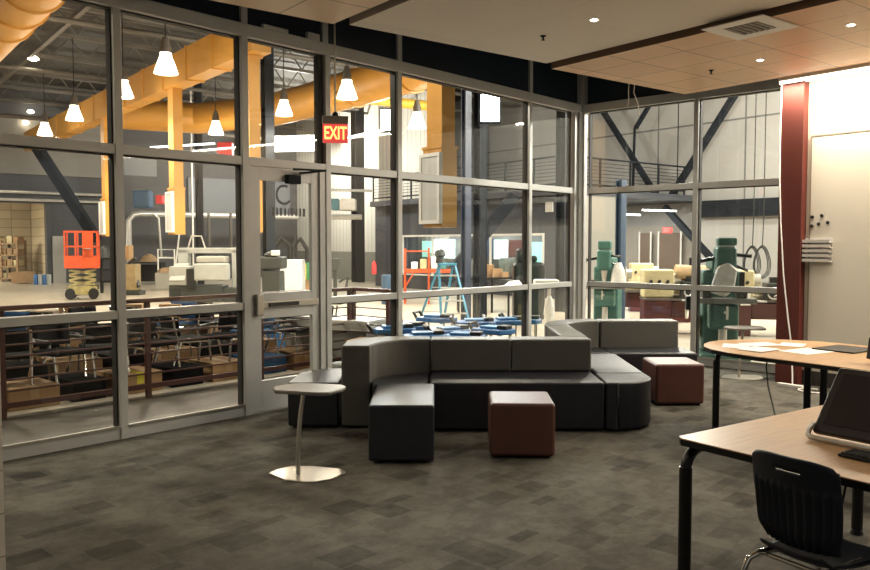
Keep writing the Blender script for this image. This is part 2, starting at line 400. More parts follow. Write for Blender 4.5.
# ================================================================ ROOM FITTINGS
led = thing('light_strip', 'long glowing linear light at the top of the board wall', 'light', (*S(9.10, 5.0), 3.60))
mbx = MB(); u=9.10
w2l = lambda p: p
mb = MB(); sb(mb, 9.045, 9.165, -3, 5.06, 3.5625, 3.66); ob = mb.build('strip_housing', whitep); ob.parent = led; ob.location = (-led.location.x, -led.location.y, -led.location.z)
mb = MB(); sb(mb, 9.055, 9.150, -2.98, 5.05, 3.525, 3.562); ob = mb.build('strip_diffuser', ledm, bev=.004); ob.parent = led; ob.location = (-led.location.x, -led.location.y, -led.location.z)
cx, cy = S(8.92, 1.6)
light('AREA', 'strip_lamp', (cx, cy, 3.515), 330, (1, .88, .70), .10, (0, 0, SHOP), sy=7.0)
# recessed downlights
dls = [(*S(0,0),0)]
def downlight(x, y, z, label, pw=44):
    t = thing('downlight', label, 'downlight', (x, y, z), 0, 'recessed ceiling downlights')
    MB().lathe([(.03,0),(.048,-.004),(.048,.0)]).build('trim_ring', whitep, t, smooth=True)
    MB().lathe([(.001,-.007),(.024,-.007),(.028,-.001)]).build('lens', lampm, t, smooth=True)
    light('SPOT', 'downlight_beam', (x, y, z-.03), pw, (1, .90, .76), .05, (0,0,0), cone=130, blend=.9)
downlight(6.36, 3.81, 3.655, 'small round downlight alone in the pale middle ceiling')
downlight(8.70, 3.19, 3.60, 'small round downlight in wood ceiling, nearer the glass corner')
downlight(7.86, 2.09, 3.60, 'small round downlight in wood ceiling at right edge of photo')
for x, y in ((3.6,1.2),(5.2,-.6),(1.6,2.6),(6.6,.2)):   # the rest of the room's row, outside the view
    light('SPOT', 'room_downlight', (x, y, 3.58), 44, (1, .90, .76), .05, (0,0,0), cone=130, blend=.9)
for q, z, lb in (((6.51,4.46),3.655,'small sprinkler head in the pale ceiling'), ((8.83,3.78),3.60,'small sprinkler head in the wood ceiling')):
    t = thing('sprinkler_head', lb, 'sprinkler', (*q, z))
    MB().lathe([(.03,-.001),(.03,-.006),(.012,-.012),(.008,-.035),(.018,-.04),(.018,-.044)],12).build('sprinkler_body', steel_d, t, smooth=True)
# supply diffuser
t = thing('air_diffuser', 'square white supply air vent in the wood ceiling', 'vent', (*S(6.725, 4.045), 3.60), SHOP)
fr = MB(); s_=.30
fr.box(-s_,s_,-s_,-.17,-.012,-.001).box(-s_,s_,.17,s_,-.012,-.001).box(-s_,-.17,-.17,.17,-.012,-.001).box(.17,s_,-.17,.17,-.012,-.001)
dfr=fr.build('diffuser_frame', whitep, t, bev=.004)
MB().box(-.17,.17,-.17,.17,-.003,-.0005).build('diffuser_throat', mat('dark_throat',(.04,.03,.025),.8), t)
for k in range(6):
    y = -.14+k*.056
    MB().box(-.165,.165,y-.016,y+.012,-.014,-.006).build('louver', mat('vent_grey',(.22,.20,.17),.6), dfr)
# two loose white wires
w = MB(); p = (9.03, 4.86)
p = W(627, 9.9)
w.tube([(p[0],p[1],3.62),(p[0]-.01,p[1],3.52),(p[0]+.02,p[1]+.01,3.40),(p[0]+.02,p[1]+.03,3.33)], .006, 6)
w.tube([(p[0]+.05,p[1]-.05,3.62),(p[0]+.05,p[1]-.04,3.50),(p[0]+.10,p[1]-.07,3.38),(p[0]+.12,p[1]-.08,3.24)], .006, 6)
tag(w.build('loose_wire', whitep, smooth=True), 'pair of loose white wires dangling below wood ceiling near corner', 'wire')

# exit sign on a stem
ex, ey = W(336, 7.6)
t = thing('exit_sign', 'red lit EXIT sign hanging on a stem before the glass', 'exit sign', (ex, ey, 2.60), radians(-38)); t.scale=(.84,.84,.84)
MB().tube([(0,0,.30),(0,0,1.55)], .010, 10).build('hanging_stem', silver, t, smooth=True)
MB().lathe([(.035,.30),(.028,.335),(.008,.35)],14).build('canopy', steel_d, t, smooth=True)
MB().box(-.145,.145,-.03,.03,.21,.30).build('housing', mat('sign_housing',(.32,.28,.24),.4,.4), t, bev=.006)
spn=MB().box(-.14,.14,-.006,.006,.0,.21).build('sign_panel', exitp, t)
def text(body, size, m, parent, loc, rot, name, sx=1, ext=.002):
    cu = bpy.data.curves.new('txt', 'FONT'); cu.body = body; cu.size = size; cu.extrude = ext; cu.align_x = 'CENTER'; cu.align_y = 'CENTER'; cu.offset = size*.018
    tmp = bpy.data.objects.new('tmp', cu); C.objects.link(tmp)
    bpy.context.view_layer.update()
    me = bpy.data.meshes.new_from_object(tmp.evaluated_get(bpy.context.evaluated_depsgraph_get()))
    bpy.data.objects.remove(tmp); me.materials.clear(); me.materials.append(m)
    o = bpy.data.objects.new(name, me); C.objects.link(o); o.parent = parent; o.location = loc; o.rotation_euler = rot; o.scale = (sx,1,1)
    return o
text('EXIT', .20, exitm, spn, (0,-.0085,.105), (pi/2,0,0), 'exit_lettering', .62)

# paper holder + magnets on the board (board face at u=9.15)
def board_pt(px, py):                     # point on the board plane
    r = (px-435)/FOC
    F = 9.15/(sin(radians(37.8))+r*cos(radians(37.8)))
    return F*cos(radians(37.8))-r*F*sin(radians(37.8)), ZZ(py, F)
v0,zt = board_pt(805,238); v1,zb = board_pt(832,262)
t = thing('paper_holder', 'pale five tier paper holder mounted on the writing board', 'wall rack', (*S(9.15, (v0+v1)/2), zb), SHOP)
hw = abs(v0-v1)/2; hz = (zt-zb)
MB().box(-.004,-.0005,-hw,hw,0,hz).build('back_plate', whitep, t)
for k in range(5):
    z = hz*k/5
    tr = MB().box(-.07,-.004,-hw,hw,z,z+.006); tr.box(-.076,-.07,-hw,hw,z,z+.035)
    tr.build('tray', mat('holder_grey',(.58,.55,.50),.5), t)
for px, py in ((811.5,217),(821,215.5),(811,226),(818,224),(827,222.5)):
    v, z = board_pt(px, py); x, y = S(9.149, v)
    m_ = MB().lathe([(.016,0),(.020,.006),(.019,.016),(.012,.020)],14).build('magnet', black, smooth=True)
    m_.location = (x, y, z); m_.rotation_euler = (0, -pi/2, SHOP)
    lb = {811.5:'upper left round black magnet on writing board',821:'upper right round black magnet on writing board',811:'lowest left round black magnet above paper holder',818:'middle round black magnet above paper holder',827:'rightmost round black magnet above paper holder'}[px]
    tag(m_, lb, 'magnet', 'black magnets above the paper holder')

# white cable down the column to a power strip
c1 = S(9.05, 5.10); c2 = S(9.04, 5.07); c3 = S(9.03, 4.98); c4 = S(9.02, 4.90); c5 = S(9.0, 4.86)
pts = [(*S(9.045,5.01),3.55),(*S(9.045,5.02),3.0),(*S(9.045,5.015),2.4),(*S(9.045,4.99),1.9),(*S(9.04,4.94),1.3),(*S(9.03,4.87),.8),(*S(9.02,4.81),.45),(*S(8.98,4.77),.12),(*S(8.93,4.74),.02)]
tag(MB().tube(pts, .009, 8).build('white_cable', whitep, smooth=True), 'long white cable running down the red column', 'cable')
t = thing('power_strip', 'white cable coil and power strip on carpet by the column', 'power strip', (*S(8.86,4.72), 0), SHOP)
MB().box(-.03,.03,-.16,.16,0,.035).build('strip_body', whitep, t, bev=.006)
lo = [(.12*cos(a)-.10, -.30+.15*sin(a), .012) for a in [i*pi/8 for i in range(15)]]
MB().tube(lo, .010, 8).build('cord', whitep, t, smooth=True)

# ================================================================ SOFA (local x = right, y = away)
def unit(name, label, cat, r0, F0, group='sectional sofa pieces'):
    t = thing(name, label, cat, RF(r0*1.003, F0*.99), CAMR, group); t.scale = (1.003, .993, 1); return t
def P(t, r0, F0, poly, z0, z1, m, name, bev=.022):
    MB().prism([(x-r0, y-F0) for x, y in poly], z0, z1).build(name, m, t, bev=bev, seg=3)
def feet(t, pts, r0, F0):
    for x, y in pts: MB().lathe([(.025,0),(.025,.02)],12).build('foot', black, t).location = (x-r0, y-F0, 0)
Z0 = .018; ZS = .435; ZB = .745
# outer bench
t = unit('sofa_bench', 'black vinyl bench left of the curved backrest, beside the door', 'bench', -1.07, 7.5)
bpoly = [(-1.315,7.16),(-.86,7.16),(-.86,7.98)] + [(-.98,8.0)] + arc(-.95,7.62,.36,100,180,8,.38)
P(t,-1.07,7.5,bpoly,Z0,.415,leather,'seat_block'); feet(t,[(-1.25,7.22),(-.92,7.22),(-.92,7.9)],-1.07,7.5)
# curved corner backrest with its seat
t = unit('corner_sofa', 'curved grey backrest corner section at the left end', 'sofa', -.45, 7.4)
out = [(-.835,7.16),(-.575,7.16)] + [(-.575,7.24)] + [(x,y) for x,y in arc(-.10,7.24,.46,176,97,9,.42)] + [(-.040,7.66),(-.040,7.93),(-.12,7.93)] + arc(-.38,7.47,.45,90,178,8,.46)
P(t,-.45,7.4,out,Z0,ZB,greyv,'curved_backrest')
P(t,-.45,7.4,[(-.545,6.965),(-.065,6.965),(-.065,7.62),(-.16,7.62)]+arc(-.10,7.24,.44,100,174,8,.38)+[(-.555,7.2)],Z0,ZS-.005,leather,'seat_block')
feet(t,[(-.5,7.02),(-.12,7.02),(-.12,7.5)],-.45,7.4)
# front stool block
t = unit('sofa_block', 'black vinyl cube seat pushed out in front of corner', 'ottoman', -.25, 6.45)
P(t,-.25,6.45,[(-.50,5.99),(-.005,5.99),(-.005,6.955),(-.50,6.955)],Z0,.445,leather,'seat_block'); feet(t,[(-.44,6.05),(-.06,6.05),(-.44,6.8),(-.06,6.8)],-.25,6.45)
# main seat
t = unit('sofa_bench', 'long straight sofa section with two grey backrests in centre', 'sofa', .73, 7.35)
P(t,.73,7.35,[(-.045,7.03),(1.485,7.03),(1.485,7.92),(-.045,7.92)],Z0,ZS,leather,'seat_block',.02)
P(t,.73,7.35,[(-.041,7.64),(.722,7.64),(.722,7.91),(-.041,7.91)],ZS+.002,ZB,greyv,'backrest')
P(t,.73,7.35,[(.725,7.64),(1.485,7.64),(1.485,7.91),(.725,7.91)],ZS+.002,ZB,greyv,'backrest')
feet(t,[(.02,7.09),(1.42,7.09),(.02,7.85),(1.42,7.85)],.73,7.35)
# rounded end
t = unit('rounded_sofa_end', 'black vinyl seat end with rounded front corner', 'sofa', 1.72, 7.3)
P(t,1.72,7.3,[(1.495,7.03),(1.60,7.03)]+arc(1.60,7.40,.375,-90,0,10,.37)+[(1.975,7.575),(1.495,7.575)],Z0,ZS,leather,'seat_block',.02); feet(t,[(1.56,7.1),(1.9,7.5),(1.56,7.5)],1.72,7.3)
# wing with backrest running away from the viewer
t = unit('sofa_bench', 'sofa section running back toward the glass, grey backrest on left', 'sofa', 1.6, 8.3)
P(t,1.6,8.3,[(1.53,7.585),(1.975,7.585),(2.0,8.93),(1.53,8.93)],Z0,ZS,leather,'seat_block',.02)
P(t,1.6,8.3,[(1.24,7.93),(1.50,7.93),(1.50,8.95),(1.24,8.95)],Z0,ZB,greyv,'backrest')
feet(t,[(1.3,8.0),(1.9,7.7),(1.9,8.85),(1.3,8.85)],1.6,8.3)
# rear corner
t = unit('corner_sofa', 'curved grey corner section at the rear near glass corner', 'sofa', 1.6, 9.3)
out = [(1.24,8.96),(1.50,8.96),(1.50,9.08)]+arc(1.92,9.08,.42,180,92,8,.42)+[(1.93,9.50),(1.93,9.78)]+arc(1.88,9.10,.64,92,180,10,.68)
P(t,1.6,9.3,out,Z0,ZB,greyv,'curved_backrest')
P(t,1.6,9.3,[(1.535,8.96),(1.95,8.96),(1.95,9.48)]+arc(1.92,9.08,.385,95,178,8,.39),Z0,ZS,leather,'seat_block',.015)
feet(t,[(1.3,9.0),(1.9,9.0),(1.88,9.4)],1.6,9.3)
# rear straight
t = unit('sofa_bench', 'rear straight sofa section with one grey backrest, nearest the mills', 'sofa', 2.4, 9.3)
P(t,2.4,9.3,[(1.965,8.95),(2.92,8.95),(2.92,9.48),(1.965,9.48)],Z0,ZS,leather,'seat_block',.02)
P(t,2.4,9.3,[(1.945,9.50),(2.87,9.50),(2.87,9.78),(1.945,9.78)],Z0,ZB,greyv,'backrest')
feet(t,[(2.02,9.0),(2.86,9.0),(2.0,9.7),(2.8,9.7)],2.4,9.3)
# ottomans
for r0, F0, lb in ((.68,6.40,'reddish brown cube ottoman in front of the long sofa'), (2.485,8.43,'dark brown cube ottoman by the rear sofa section')):
    t = thing('cube_ottoman', lb, 'ottoman', RF(r0*1.003,F0*.99), CAMR+(radians(-2) if r0 < 1 else radians(1)))
    MB().box(-.25,.25,-.27,.27,.018,.43).build('upholstered_cube', brownv, t, bev=.03, seg=4)
    for a in (-.2,.2):
        for b in (-.22,.22): MB().lathe([(.02,0),(.02,.02)],10).build('foot', black, t).location=(a,b,0)

# side tables
def side_table(label, r0, F0, rz, lean=.06, h=.63):
    t = thing('side_table', label, 'side table', RF(r0,F0*.99), CAMR+rz, 'silver C side tables')
    bs = [(-.27,-.02),(-.12,-.15)]+[(.02,-.19),(.10,-.185),(.19,-.12),(.265,.03)]+[(.22,.10),(.0,.16),(-.15,.15),(-.24,.06)]
    MB().prism([(x*1.03,y*1.12) for x,y in bs], 0, .012).build('base_plate', silver, t, bev=.004)
    tp = [(-.24,-.02),(-.20,-.10),(.13,-.155),(.20,-.145),(.27,.0),(.27,.06),(.22,.11),(-.08,.15),(-.15,.13),(-.24,.03)]
    MB().prism([(x,y*1.25) for x,y in tp], h-.028, h).build('table_top', mat('table_grey',(.20,.185,.165),.38,.3), t, bev=.012, seg=3)
    pts = [(-.06+.045*(i/10)-.03*(i/10)*(1-i/10)*2, -.03, .012+(h-.04)*i/10) for i in range(11)]
    MB().tube(pts, .016, 12).build('stem', silver, t, smooth=True)
side_table('silver side table left of sofa with thin curved stem', -.915, 5.72, radians(-4))
side_table('silver side table by the glass behind the tables', 3.80, 9.92, radians(8), h=.63)

# ---------------------------------------------------------------- tables
D1 = (cos(radians(-12.7)), sin(radians(-12.7)))
TR = radians(-12.7)                                # local x = away right, local y = toward the left glass
def leg(t, x, y, h=.71, side=1):
    lg=MB().tube([(x,y,.03),(x,y,h-.10)], .030, 14).build('leg', blackm, t, smooth=True)
    a = [(x,y,h-.12)]+[(x+side*(.10-.10*cos(q)), y-0*side, h-.12+.10*sin(q)) for q in [i*pi/12 for i in range(1,7)]]+[(x+side*.16,y,h-.018)]
    MB().tube(a, .026, 12).build('leg_bracket', blackm, lg, smooth=True)
    MB().lathe([(.034,0),(.034,.012),(.02,.03)],12).build('foot', rubber, lg, smooth=True).location = (x,y,0)
t = thing('work_table', 'wood top table nearest the camera with the black chair', 'table', (3.50,1.64,0), TR)
top = MB().prism([(.03,0),(1.62,0),(1.62,-1.8),(0,-1.8),(0,-.03)], .744, .750)
o = top.build('table_top', woodt, t, bev=.002)
MB().prism([(.031,-.001),(1.619,-.001),(1.619,-1.799),(.001,-1.799),(.001,-.031)], .715, .7435).build('edge_band', blackm, t)
leg(t, .035, -.035); leg(t, 1.5, -.1, side=-1); leg(t,.06,-1.7); leg(t,1.5,-1.7,side=-1)
# D-end table
t2 = thing('work_table', 'round ended wood table with papers in front of board wall', 'table', (6.75,2.2,0), TR)
def toL(x, y, o=(6.75,2.2)):
    dx, dy = x-o[0], y-o[1]; return (dx*cos(TR)+dy*sin(TR), -dx*sin(TR)+dy*cos(TR))
outl = [(6.38,2.02),(6.43,2.30),(6.52,2.58),(6.64,2.80),(6.79,2.93),(6.96,3.00),(7.13,3.03),(7.31,3.00),(7.50,2.89),(7.65,2.76),(7.77,2.58),(7.82,2.40),(7.84,2.26)]
outl = [toL(*q) for q in outl] + [toL(7.80,2.02)]
y_s = outl[-1][1]
outl[0] = (outl[0][0], y_s)
MB().prism(outl, .745, .752).build('table_top', woodt, t2, bev=.003)
MB().prism([(x*.998, y*.998) for x,y in outl], .715, .7445).build('edge_band', blackm, t2)
l1 = toL(6.93,2.87); leg(t2, l1[0], l1[1], h=.715)
l2 = toL(7.20,2.30); leg(t2, l2[0]+.1, y_s+.07, h=.715)
t3 = thing('work_table', 'straight wood table butted against the round ended table', 'table', (6.75,2.2,0), TR)
xa, xb = outl[0][0], outl[-1][0]
MB().box(xa, xb, y_s-1.8, y_s-.003, .745, .752).build('table_top', woodt, t3, bev=.003)
MB().box(xa+.002, xb-.002, y_s-1.798, y_s-.005, .715, .7445).build('edge_band', blackm, t3)
leg(t3, l2[0]+.1, y_s-.075, h=.715); leg(t3, xa+.12, y_s-1.7, h=.715); leg(t3, xb-.12, y_s-1.7, h=.715, side=-1)
# papers
def sheet(x, y, a, w, h, label, m=paper, z=.752, th=.002, name='paper_sheet', cat='paper', g='papers on the round ended table'):
    o = MB().box(-w/2,w/2,-h/2,h/2,0,th).build(name, m, loc=(x,y,z+.0006), rz=a); return tag(o, label, cat, g)
sheet(6.98,2.72,radians(20),.30,.22,'white paper lying nearest the rounded table end')
sheet(7.22,2.60,radians(-35),.32,.23,'white paper in middle of the sheet cluster', z=.7545)
sheet(6.86,2.48,radians(-12),.30,.24,'white paper at the front of the sheet cluster', z=.757)
sheet(7.40,2.38,radians(10),.26,.20,'small white paper toward the table back edge')
sheet(7.04,2.14,radians(-18),.40,.28,'white paper lying beside the black folder',)
sheet(7.36,1.93,radians(-14),.42,.36,'black folder lying flat on the table', m=black, th=.012, name='folder', cat='folder', g=None)
# black cord from the table
x, y = W(769, 7.9)
pts = [(*W(771,7.7),.70),(*W(769,7.75),.45),(*W(771,7.7),.28),(*W(777,7.4),.12),(*W(783,6.9),.012),(*W(790,6.4),.010),(*W(812,6.1),.010)]
tag(MB().tube(pts,.008,8).build('black_cable', rubber, smooth=True), 'thin black power cord hanging down to carpet behind table', 'cord')

# ---------------------------------------------------------------- chair
def chair_shell():
    """plastic shell: seat flows up into a ribbed back; local +x is the way the sitter faces"""
    W_ = .40; nu, nv = 45, 30
    # back profile (x, z) from top down, then seat profile
    back = MB(); V = []; 
    for j in range(nv+1):
        t_ = j/nv
        z = .842-.365*t_; x = -.055+.075*sin(pi*min(1,t_)*.5)*.6 + (.03*(t_-.85)/.15 if t_>.85 else 0)
        half = .182 - .012*t_ + .008*sin(pi*t_) - (.018*max(0,(t_-.8)/.2)) - (.02*(1-t_/.08)**2 if t_ < .08 else 0)
        for i in range(nu+1):
            s_ = -1+2*i/nu
            rib = 0
            if t_ > .30: rib = .011*(.5+.5*cos(s_*pi*11))*min(1,(t_-.30)/.05)
            crv = .05*(s_**2)
            V.append((x+crv-rib, s_*half, z - .02*abs(s_)**4*(1 if t_<.1 else 0)))
    Fc = []
    for j in range(nv):
        for i in range(nu):
            s_ = -1+2*(i+.5)/nu; t_ = (j+.5)/nv
            if abs(s_) < .30 and .12 < t_ < .165: continue      # hand slot
            a = j*(nu+1)+i; Fc.append((a, a+1, a+nu+2, a+nu+1))
    back.add(V, Fc); return back
cw = (3.09+.0, 1.035)
ch = thing('school_chair', 'black ribbed plastic chair with chrome legs at the table', 'chair', (3.185,1.008,.0), radians(-16))
b = chair_shell().build('backrest', mat('chair_plastic',(.012,.016,.026),.42), ch, smooth=True)
sm = b.modifiers.new('thick', 'SOLIDIFY'); sm.thickness = .010; sm.offset = 0
st = MB(); V=[]; Fc=[]; n1,n2=16,18
for j in range(n1+1):
    t_=j/n1; x=-.01+.44*t_; z=.435-.020*sin(pi*t_)+ (.03*(1-t_/.12) if t_<.12 else 0) - (.03*((t_-.85)/.15)**2 if t_>.85 else 0)
    for i in range(n2+1):
        s_=-1+2*i/n2; half=.182-.05*(1-t_)**2; V.append((x, s_*half, z+.012*s_**2))
for j in range(n1):
    for i in range(n2):
        a=j*(n2+1)+i; Fc.append((a,a+1,a+n2+2,a+n2+1))
s2 = st.add(V,Fc).build('seat', MT['chair_plastic'], ch, smooth=True); q=s2.modifiers.new('thick','SOLIDIFY'); q.thickness=.010
for sy in (-1,1):
    y=.138*sy
    MB().tube([(-.12,y*1.28,.012),(-.09,y*1.24,.20),(-.07,y*1.2,.34),(-.05,y*1.12,.395),(-.01,y,.415),(.10,y*.9,.412)], .0125, 12).build('leg', chrome, ch, smooth=True)
    MB().tube([(.46,y*1.28,.012),(.44,y*1.2,.20),(.42,y*1.1,.36),(.38,y,.402),(.30,y*.9,.410),(.10,y*.9,.412)], .0125, 12).build('leg', chrome, ch, smooth=True)
    for xx in (-.12,.46): MB().lathe([(.018,0),(.018,.012),(.014,.03)],12).build('foot_cap', rubber, ch, smooth=True).location=(xx,y*1.28,0)
MB().tube([(.02,-.15,.405),(.02,.15,.405)],.01,8).build('cross_bar', chrome, ch, smooth=True)
tag(MB().tube([(*W(868,3.35),.70),(*W(852,3.35),.62),(*W(846,3.3),.50),(*W(848,3.3),.30),(*W(842,3.25),.02),(*W(860,3.2),.01)],.005,6).build('black_cable', rubber, smooth=True), 'black computer cord hanging below the near table', 'cord')

# ---------------------------------------------------------------- all-in-one computer: local -x is the screen side
mo = thing('desktop_computer', 'black all in one computer with silver foot on near table', 'computer', (3.95,.98,.752), TR)
T = Matrix.Translation((-.09,0,.035)) @ Matrix.Rotation(radians(40), 4, 'Y')
wd = .60; hh = .36
mc=MB().box(0,.035,-wd+.165,.165,0,hh,T).build('monitor_case', mat('monitor_black',(.022,.018,.017),.35), mo, bev=.012, seg=3)
MB().box(-.003,.0,-wd+.205,.125,.045,hh-.035,T).build('screen', mat('dark_screen',(.030,.024,.026),.16), mc)
pts=[(-.075,.16,.065),(-.11,.163,.045),(-.125,.160,.022),(-.13,.145,.013),(-.13,.10,.012),(-.13,-.30,.012),(-.13,-.40,.016),(-.08,-.425,.05)]
MB().tube(pts,.012,10).build('foot_bar', silver, mo, smooth=True)
MB().bar((.06,-.15,.14),(.16,-.15,.012),.012,.12).build('rear_prop', blackm, mo)
kb = thing('keyboard', 'black computer keyboard on the near table below screen', 'keyboard', (3.66,.80,.752), TR)
MB().box(-.065,.065,-.20,.165,0,.012).build('keyboard_base', black, kb, bev=.004)
ks = MB()
for i in range(5):
    for j in range(14): ks.box(-.056+i*.0225,-.056+i*.0225+.018,-.192+j*.025,-.192+j*.025+.020,.0122,.019)
ks.build('keys', mat('key_grey',(.03,.03,.03),.5), kb)
mo2 = thing('monitor', 'black monitor at right edge on the rear table', 'monitor', (*W(885,5.9), .752), TR)
MB().box(0,.03,-.25,.12,.035,.20, Matrix.Rotation(radians(12),4,'Y')).build('monitor_case', MT['monitor_black'], mo2, bev=.008)
MB().box(-.05,.12,-.15,.02,0,.012).build('monitor_foot', blackm, mo2)
MB().box(.03,.06,-.10,-.04,.012,.10).build('monitor_neck', blackm, mo2)
#--SHOP--

# ================================================================ WORKSHOP (turned with the building grid)
def SP(u0,u1,v0,v1,z0,z1): return sb(MB(),u0,u1,v0,v1,z0,z1)
def mk(name, mb, m, label): return struct(name, mb, m, label=label)
# far wall v=36.6 with opening
OP0, OP1, OPH = -2.0, 7.75, 3.35
fw = SP(-25, OP0, 36.6, 37, 0, 9); sb(fw, OP1, 19.5, 36.6, 37, 0, 9); sb(fw, OP0, OP1, 36.6, 37, OPH, 9)
mk('wall_far', fw, darkwall, 'dark far wall of the workshop')
mk('wall_far_room', SP(-6, OP1+3, 41.0, 41.2, 0, 4.2), lightblock, 'beige block wall of the room beyond the far opening')
mk('ceiling_far_room', SP(-6, OP1+3, 37, 41.2, 4.0, 4.2), pale, 'ceiling of the room beyond')
mk('wall_far_room_side', SP(OP1+.3, OP1+.5, 37, 41, 0, 4.2), lightblock, 'side wall of the room beyond')
mk('wall_workshop_left', SP(-25, -24.6, -8, 37, 0, 9), darkwall, 'left wall of the workshop')
# pale ribbed wall u=19.5, block with mezzanine at u=17.5
mk('wall_ribbed', SP(19.5, 19.8, 24.5, 36.6, 1.3, 9), ribbed, 'pale ribbed metal wall of the workshop')
mk('wall_ribbed_base', SP(19.45, 19.8, 24.5, 36.6, 0, 1.3), mat('grey_block_base',(.20,.20,.17),.7,noise=.1), 'grey block base of the ribbed wall')
BU = 17.5; BV0, BV1 = 16.2, 26.4; ZM = 3.3
# block front wall with a strip window
WZ0, WZ1 = .55, 1.93
bw = SP(BU, BU+.2, BV0, 17.2, 0, ZM-.2); sb(bw, BU, BU+.2, 24.55, BV1, 0, ZM-.2); sb(bw, BU, BU+.2, 17.2, 24.55, WZ1, ZM-.2); sb(bw, BU, BU+.2, 17.2, 24.55, 0, WZ0)
mk('wall_block_front', bw, navy, 'dark block office wall under the mezzanine')
mk('wall_block_end', SP(BU+.2, 19.45, BV1-.2, BV1, 0, ZM), navy, 'dark end wall of the block office')
wf = SP(BU-.03, BU+.03, 17.15, 17.22, WZ0, WZ1); sb(wf, BU-.03,BU+.03,24.5,24.6,WZ0,WZ1); sb(wf,BU-.03,BU+.03,17.15,24.6,WZ1-.02,WZ1+.05); sb(wf,BU-.03,BU+.03,17.15,24.6,WZ0-.05,WZ0)
for v in (19.6, 21.0, 22.7): sb(wf,BU-.03,BU+.03,v-.03,v+.03,WZ0,WZ1)
wn = struct('window_9', wf, grillf, label='pale framed strip window of the block office')
SP(BU+.09,BU+.10,17.2,24.55,WZ0,WZ1).build('glass_pane', GLASS, wn)
# office interior
mk('wall_office_back', SP(19.7,19.9,16.4,26.2,0,ZM-.2), mat('office_back',(.20,.19,.18),.7), 'back wall inside the block office')
mk('floor_mezzanine', SP(BU-.25, 24.6, BV0, BV1, ZM-.2, ZM), navy, 'mezzanine floor slab over the office')
def glow(u, v0, v1, z0, z1, m, label, cat='window'):
    t = SP(u-.05,u,v0,v1,z0,z1).build('lit_window', m); return tag(t, label, cat, 'lit windows inside the block office')
def pv(px, u):                                       # v on a plane of constant u seen in column px
    r = (px-435)/FOC; F = u/(sin(radians(37.8))+r*cos(radians(37.8)))
    return F*cos(radians(37.8))-r*F*sin(radians(37.8)), F
def pu(px, v):
    r = (px-435)/FOC; F = v/(cos(radians(37.8))-r*sin(radians(37.8)))
    return F*sin(radians(37.8))+r*F*cos(radians(37.8)), F
def panel(px0, px1, py0, py1, u, m, name, label, cat, group=None, th=.05):
    v0,F0 = pv(px0,u); v1,F1 = pv(px1,u); F=(F0+F1)/2
    t = SP(u-th,u,min(v0,v1),max(v0,v1),ZZ(py1,F),ZZ(py0,F)).build(name, m); return tag(t, label, cat, group)
for a,b,c,d_,m_,lb in ((435,455,239.5,258,daym,'bright white lit window behind the blue ladder'),(495,508,240,259,daym,'bright white lit window near the white cylinders'),
    (526,545,242,263,tealw,'bright green tinted window left of the corner post'),(423,432,241,257,tealw,'narrow teal lit window above the orange scaffold')):
    panel(a,b,c,d_,19.5,m_,'lit_window',lb,'window','lit windows inside the block office')
panel(478,494,239,258,19.5,mat('blue_panel',(.03,.06,.12),.6),'blue_board','dark blue board inside the office','board')
panel(509,523,240,258,19.5,mat('red_panel',(.14,.03,.025),.6),'red_board','dark red board at right inside the office','board')
panel(478,492,265,277,19.4,mat('blue_panel2',(.01,.03,.08),.6),'blue_cabinet','dark blue cabinet low inside the office','cabinet')
panel(546,553,202,212,BU-.0,grill,'wall_vent','pale square vent on the dark block wall','vent')
for k in range(4):
    v,F = pv(503+k*6, 18.6); x,y = S(18.6,v)
    tag(MB().lathe([(.13,0),(.13,.62),(.10,.66)],14).build('white_cylinder', white_m, smooth=True, loc=(x,y,ZZ(277,F)), rz=0), 'white upright cylinder %s behind the office window'%['leftmost of the row','second in the row','third in the row','at right end of the row'][k], 'cylinder', 'white cylinders behind the office window')
v,F=pv(512,18.6); x,y=S(18.6,v)
t=thing('counter','pale counter carrying white cylinders inside the office','counter',(x,y,0),SHOP)
MB().box(-.3,.4,-1.5,1.5,.35,.41).build('counter_top',white_m,t); MB().box(-.2,.3,-1.4,1.4,0,.35).build('cabinet_base',dgrey,t)
# beige outer wall behind everything at right, upper grey panels
mk('wall_panels', sb(SP(24, 24.3, -6, 16.1, 0, 9), 24, 24.3, 16.1, 36, ZM-.2, 9), metalw, 'grey panel upper wall of the workshop')
mk('wall_panels_lower', SP(24.5, 24.7, 16.1, 27, 0, ZM-.2), mat('lower_grey',(.33,.32,.30),.7,noise=.05), 'grey lower wall behind the machines')
mk('wall_office_end', SP(BU+.2, 19.9, BV0+.02, BV0+.2, 0, ZM-.2), mat('office_end',(.26,.25,.22),.7), 'taupe end wall of the block office')
mk('trim_7', SP(23.7, 24.0, -6, 16.1, 2.55, 3.10), steel_d, 'dark steel beam along the grey wall')
# mezzanine railing (two runs)
def rail_run(name, label, pts, z, h, n, nb, w=.04, group=None, m=rail_m, zb=.10, endpost=True):
    """railing along straight run pts (two plan points)"""
    a, b = Vector((*pts[0],0)), Vector((*pts[1],0)); L=(b-a).length; rz=math.atan2((b-a).y,(b-a).x)
    t = thing(name, label, 'railing', (a.x,a.y,z), rz, group)
    MB().box(0,L,-w*.7,w*.7,h-.045,h).build('top_rail', m, t, bev=.004)
    MB().box(0,L,-w*.45,w*.45,zb,zb+.05).build('bottom_rail', m, t)
    for i in range(nb):
        zz=zb+.05+(h-.045-zb-.05)*(i+1)/(nb+1)
        MB().box(0,L,-.008,.008,zz-.008,zz+.008).build('bar', m, t)
    for i in range(n+1):
        x=min(max(L*i/n,w/2),L-w/2)
        MB().box(x-w/2,x+w/2,-w/2,w/2,0,h-.046).build('post', m, t)
    return t
rail_run('mezzanine_railing','thin steel railing along the long mezzanine edge',(S(BU-.1,BV0+.05),S(BU-.1,BV1)),ZM,.95,8,6,w=.05,m=steel_d)
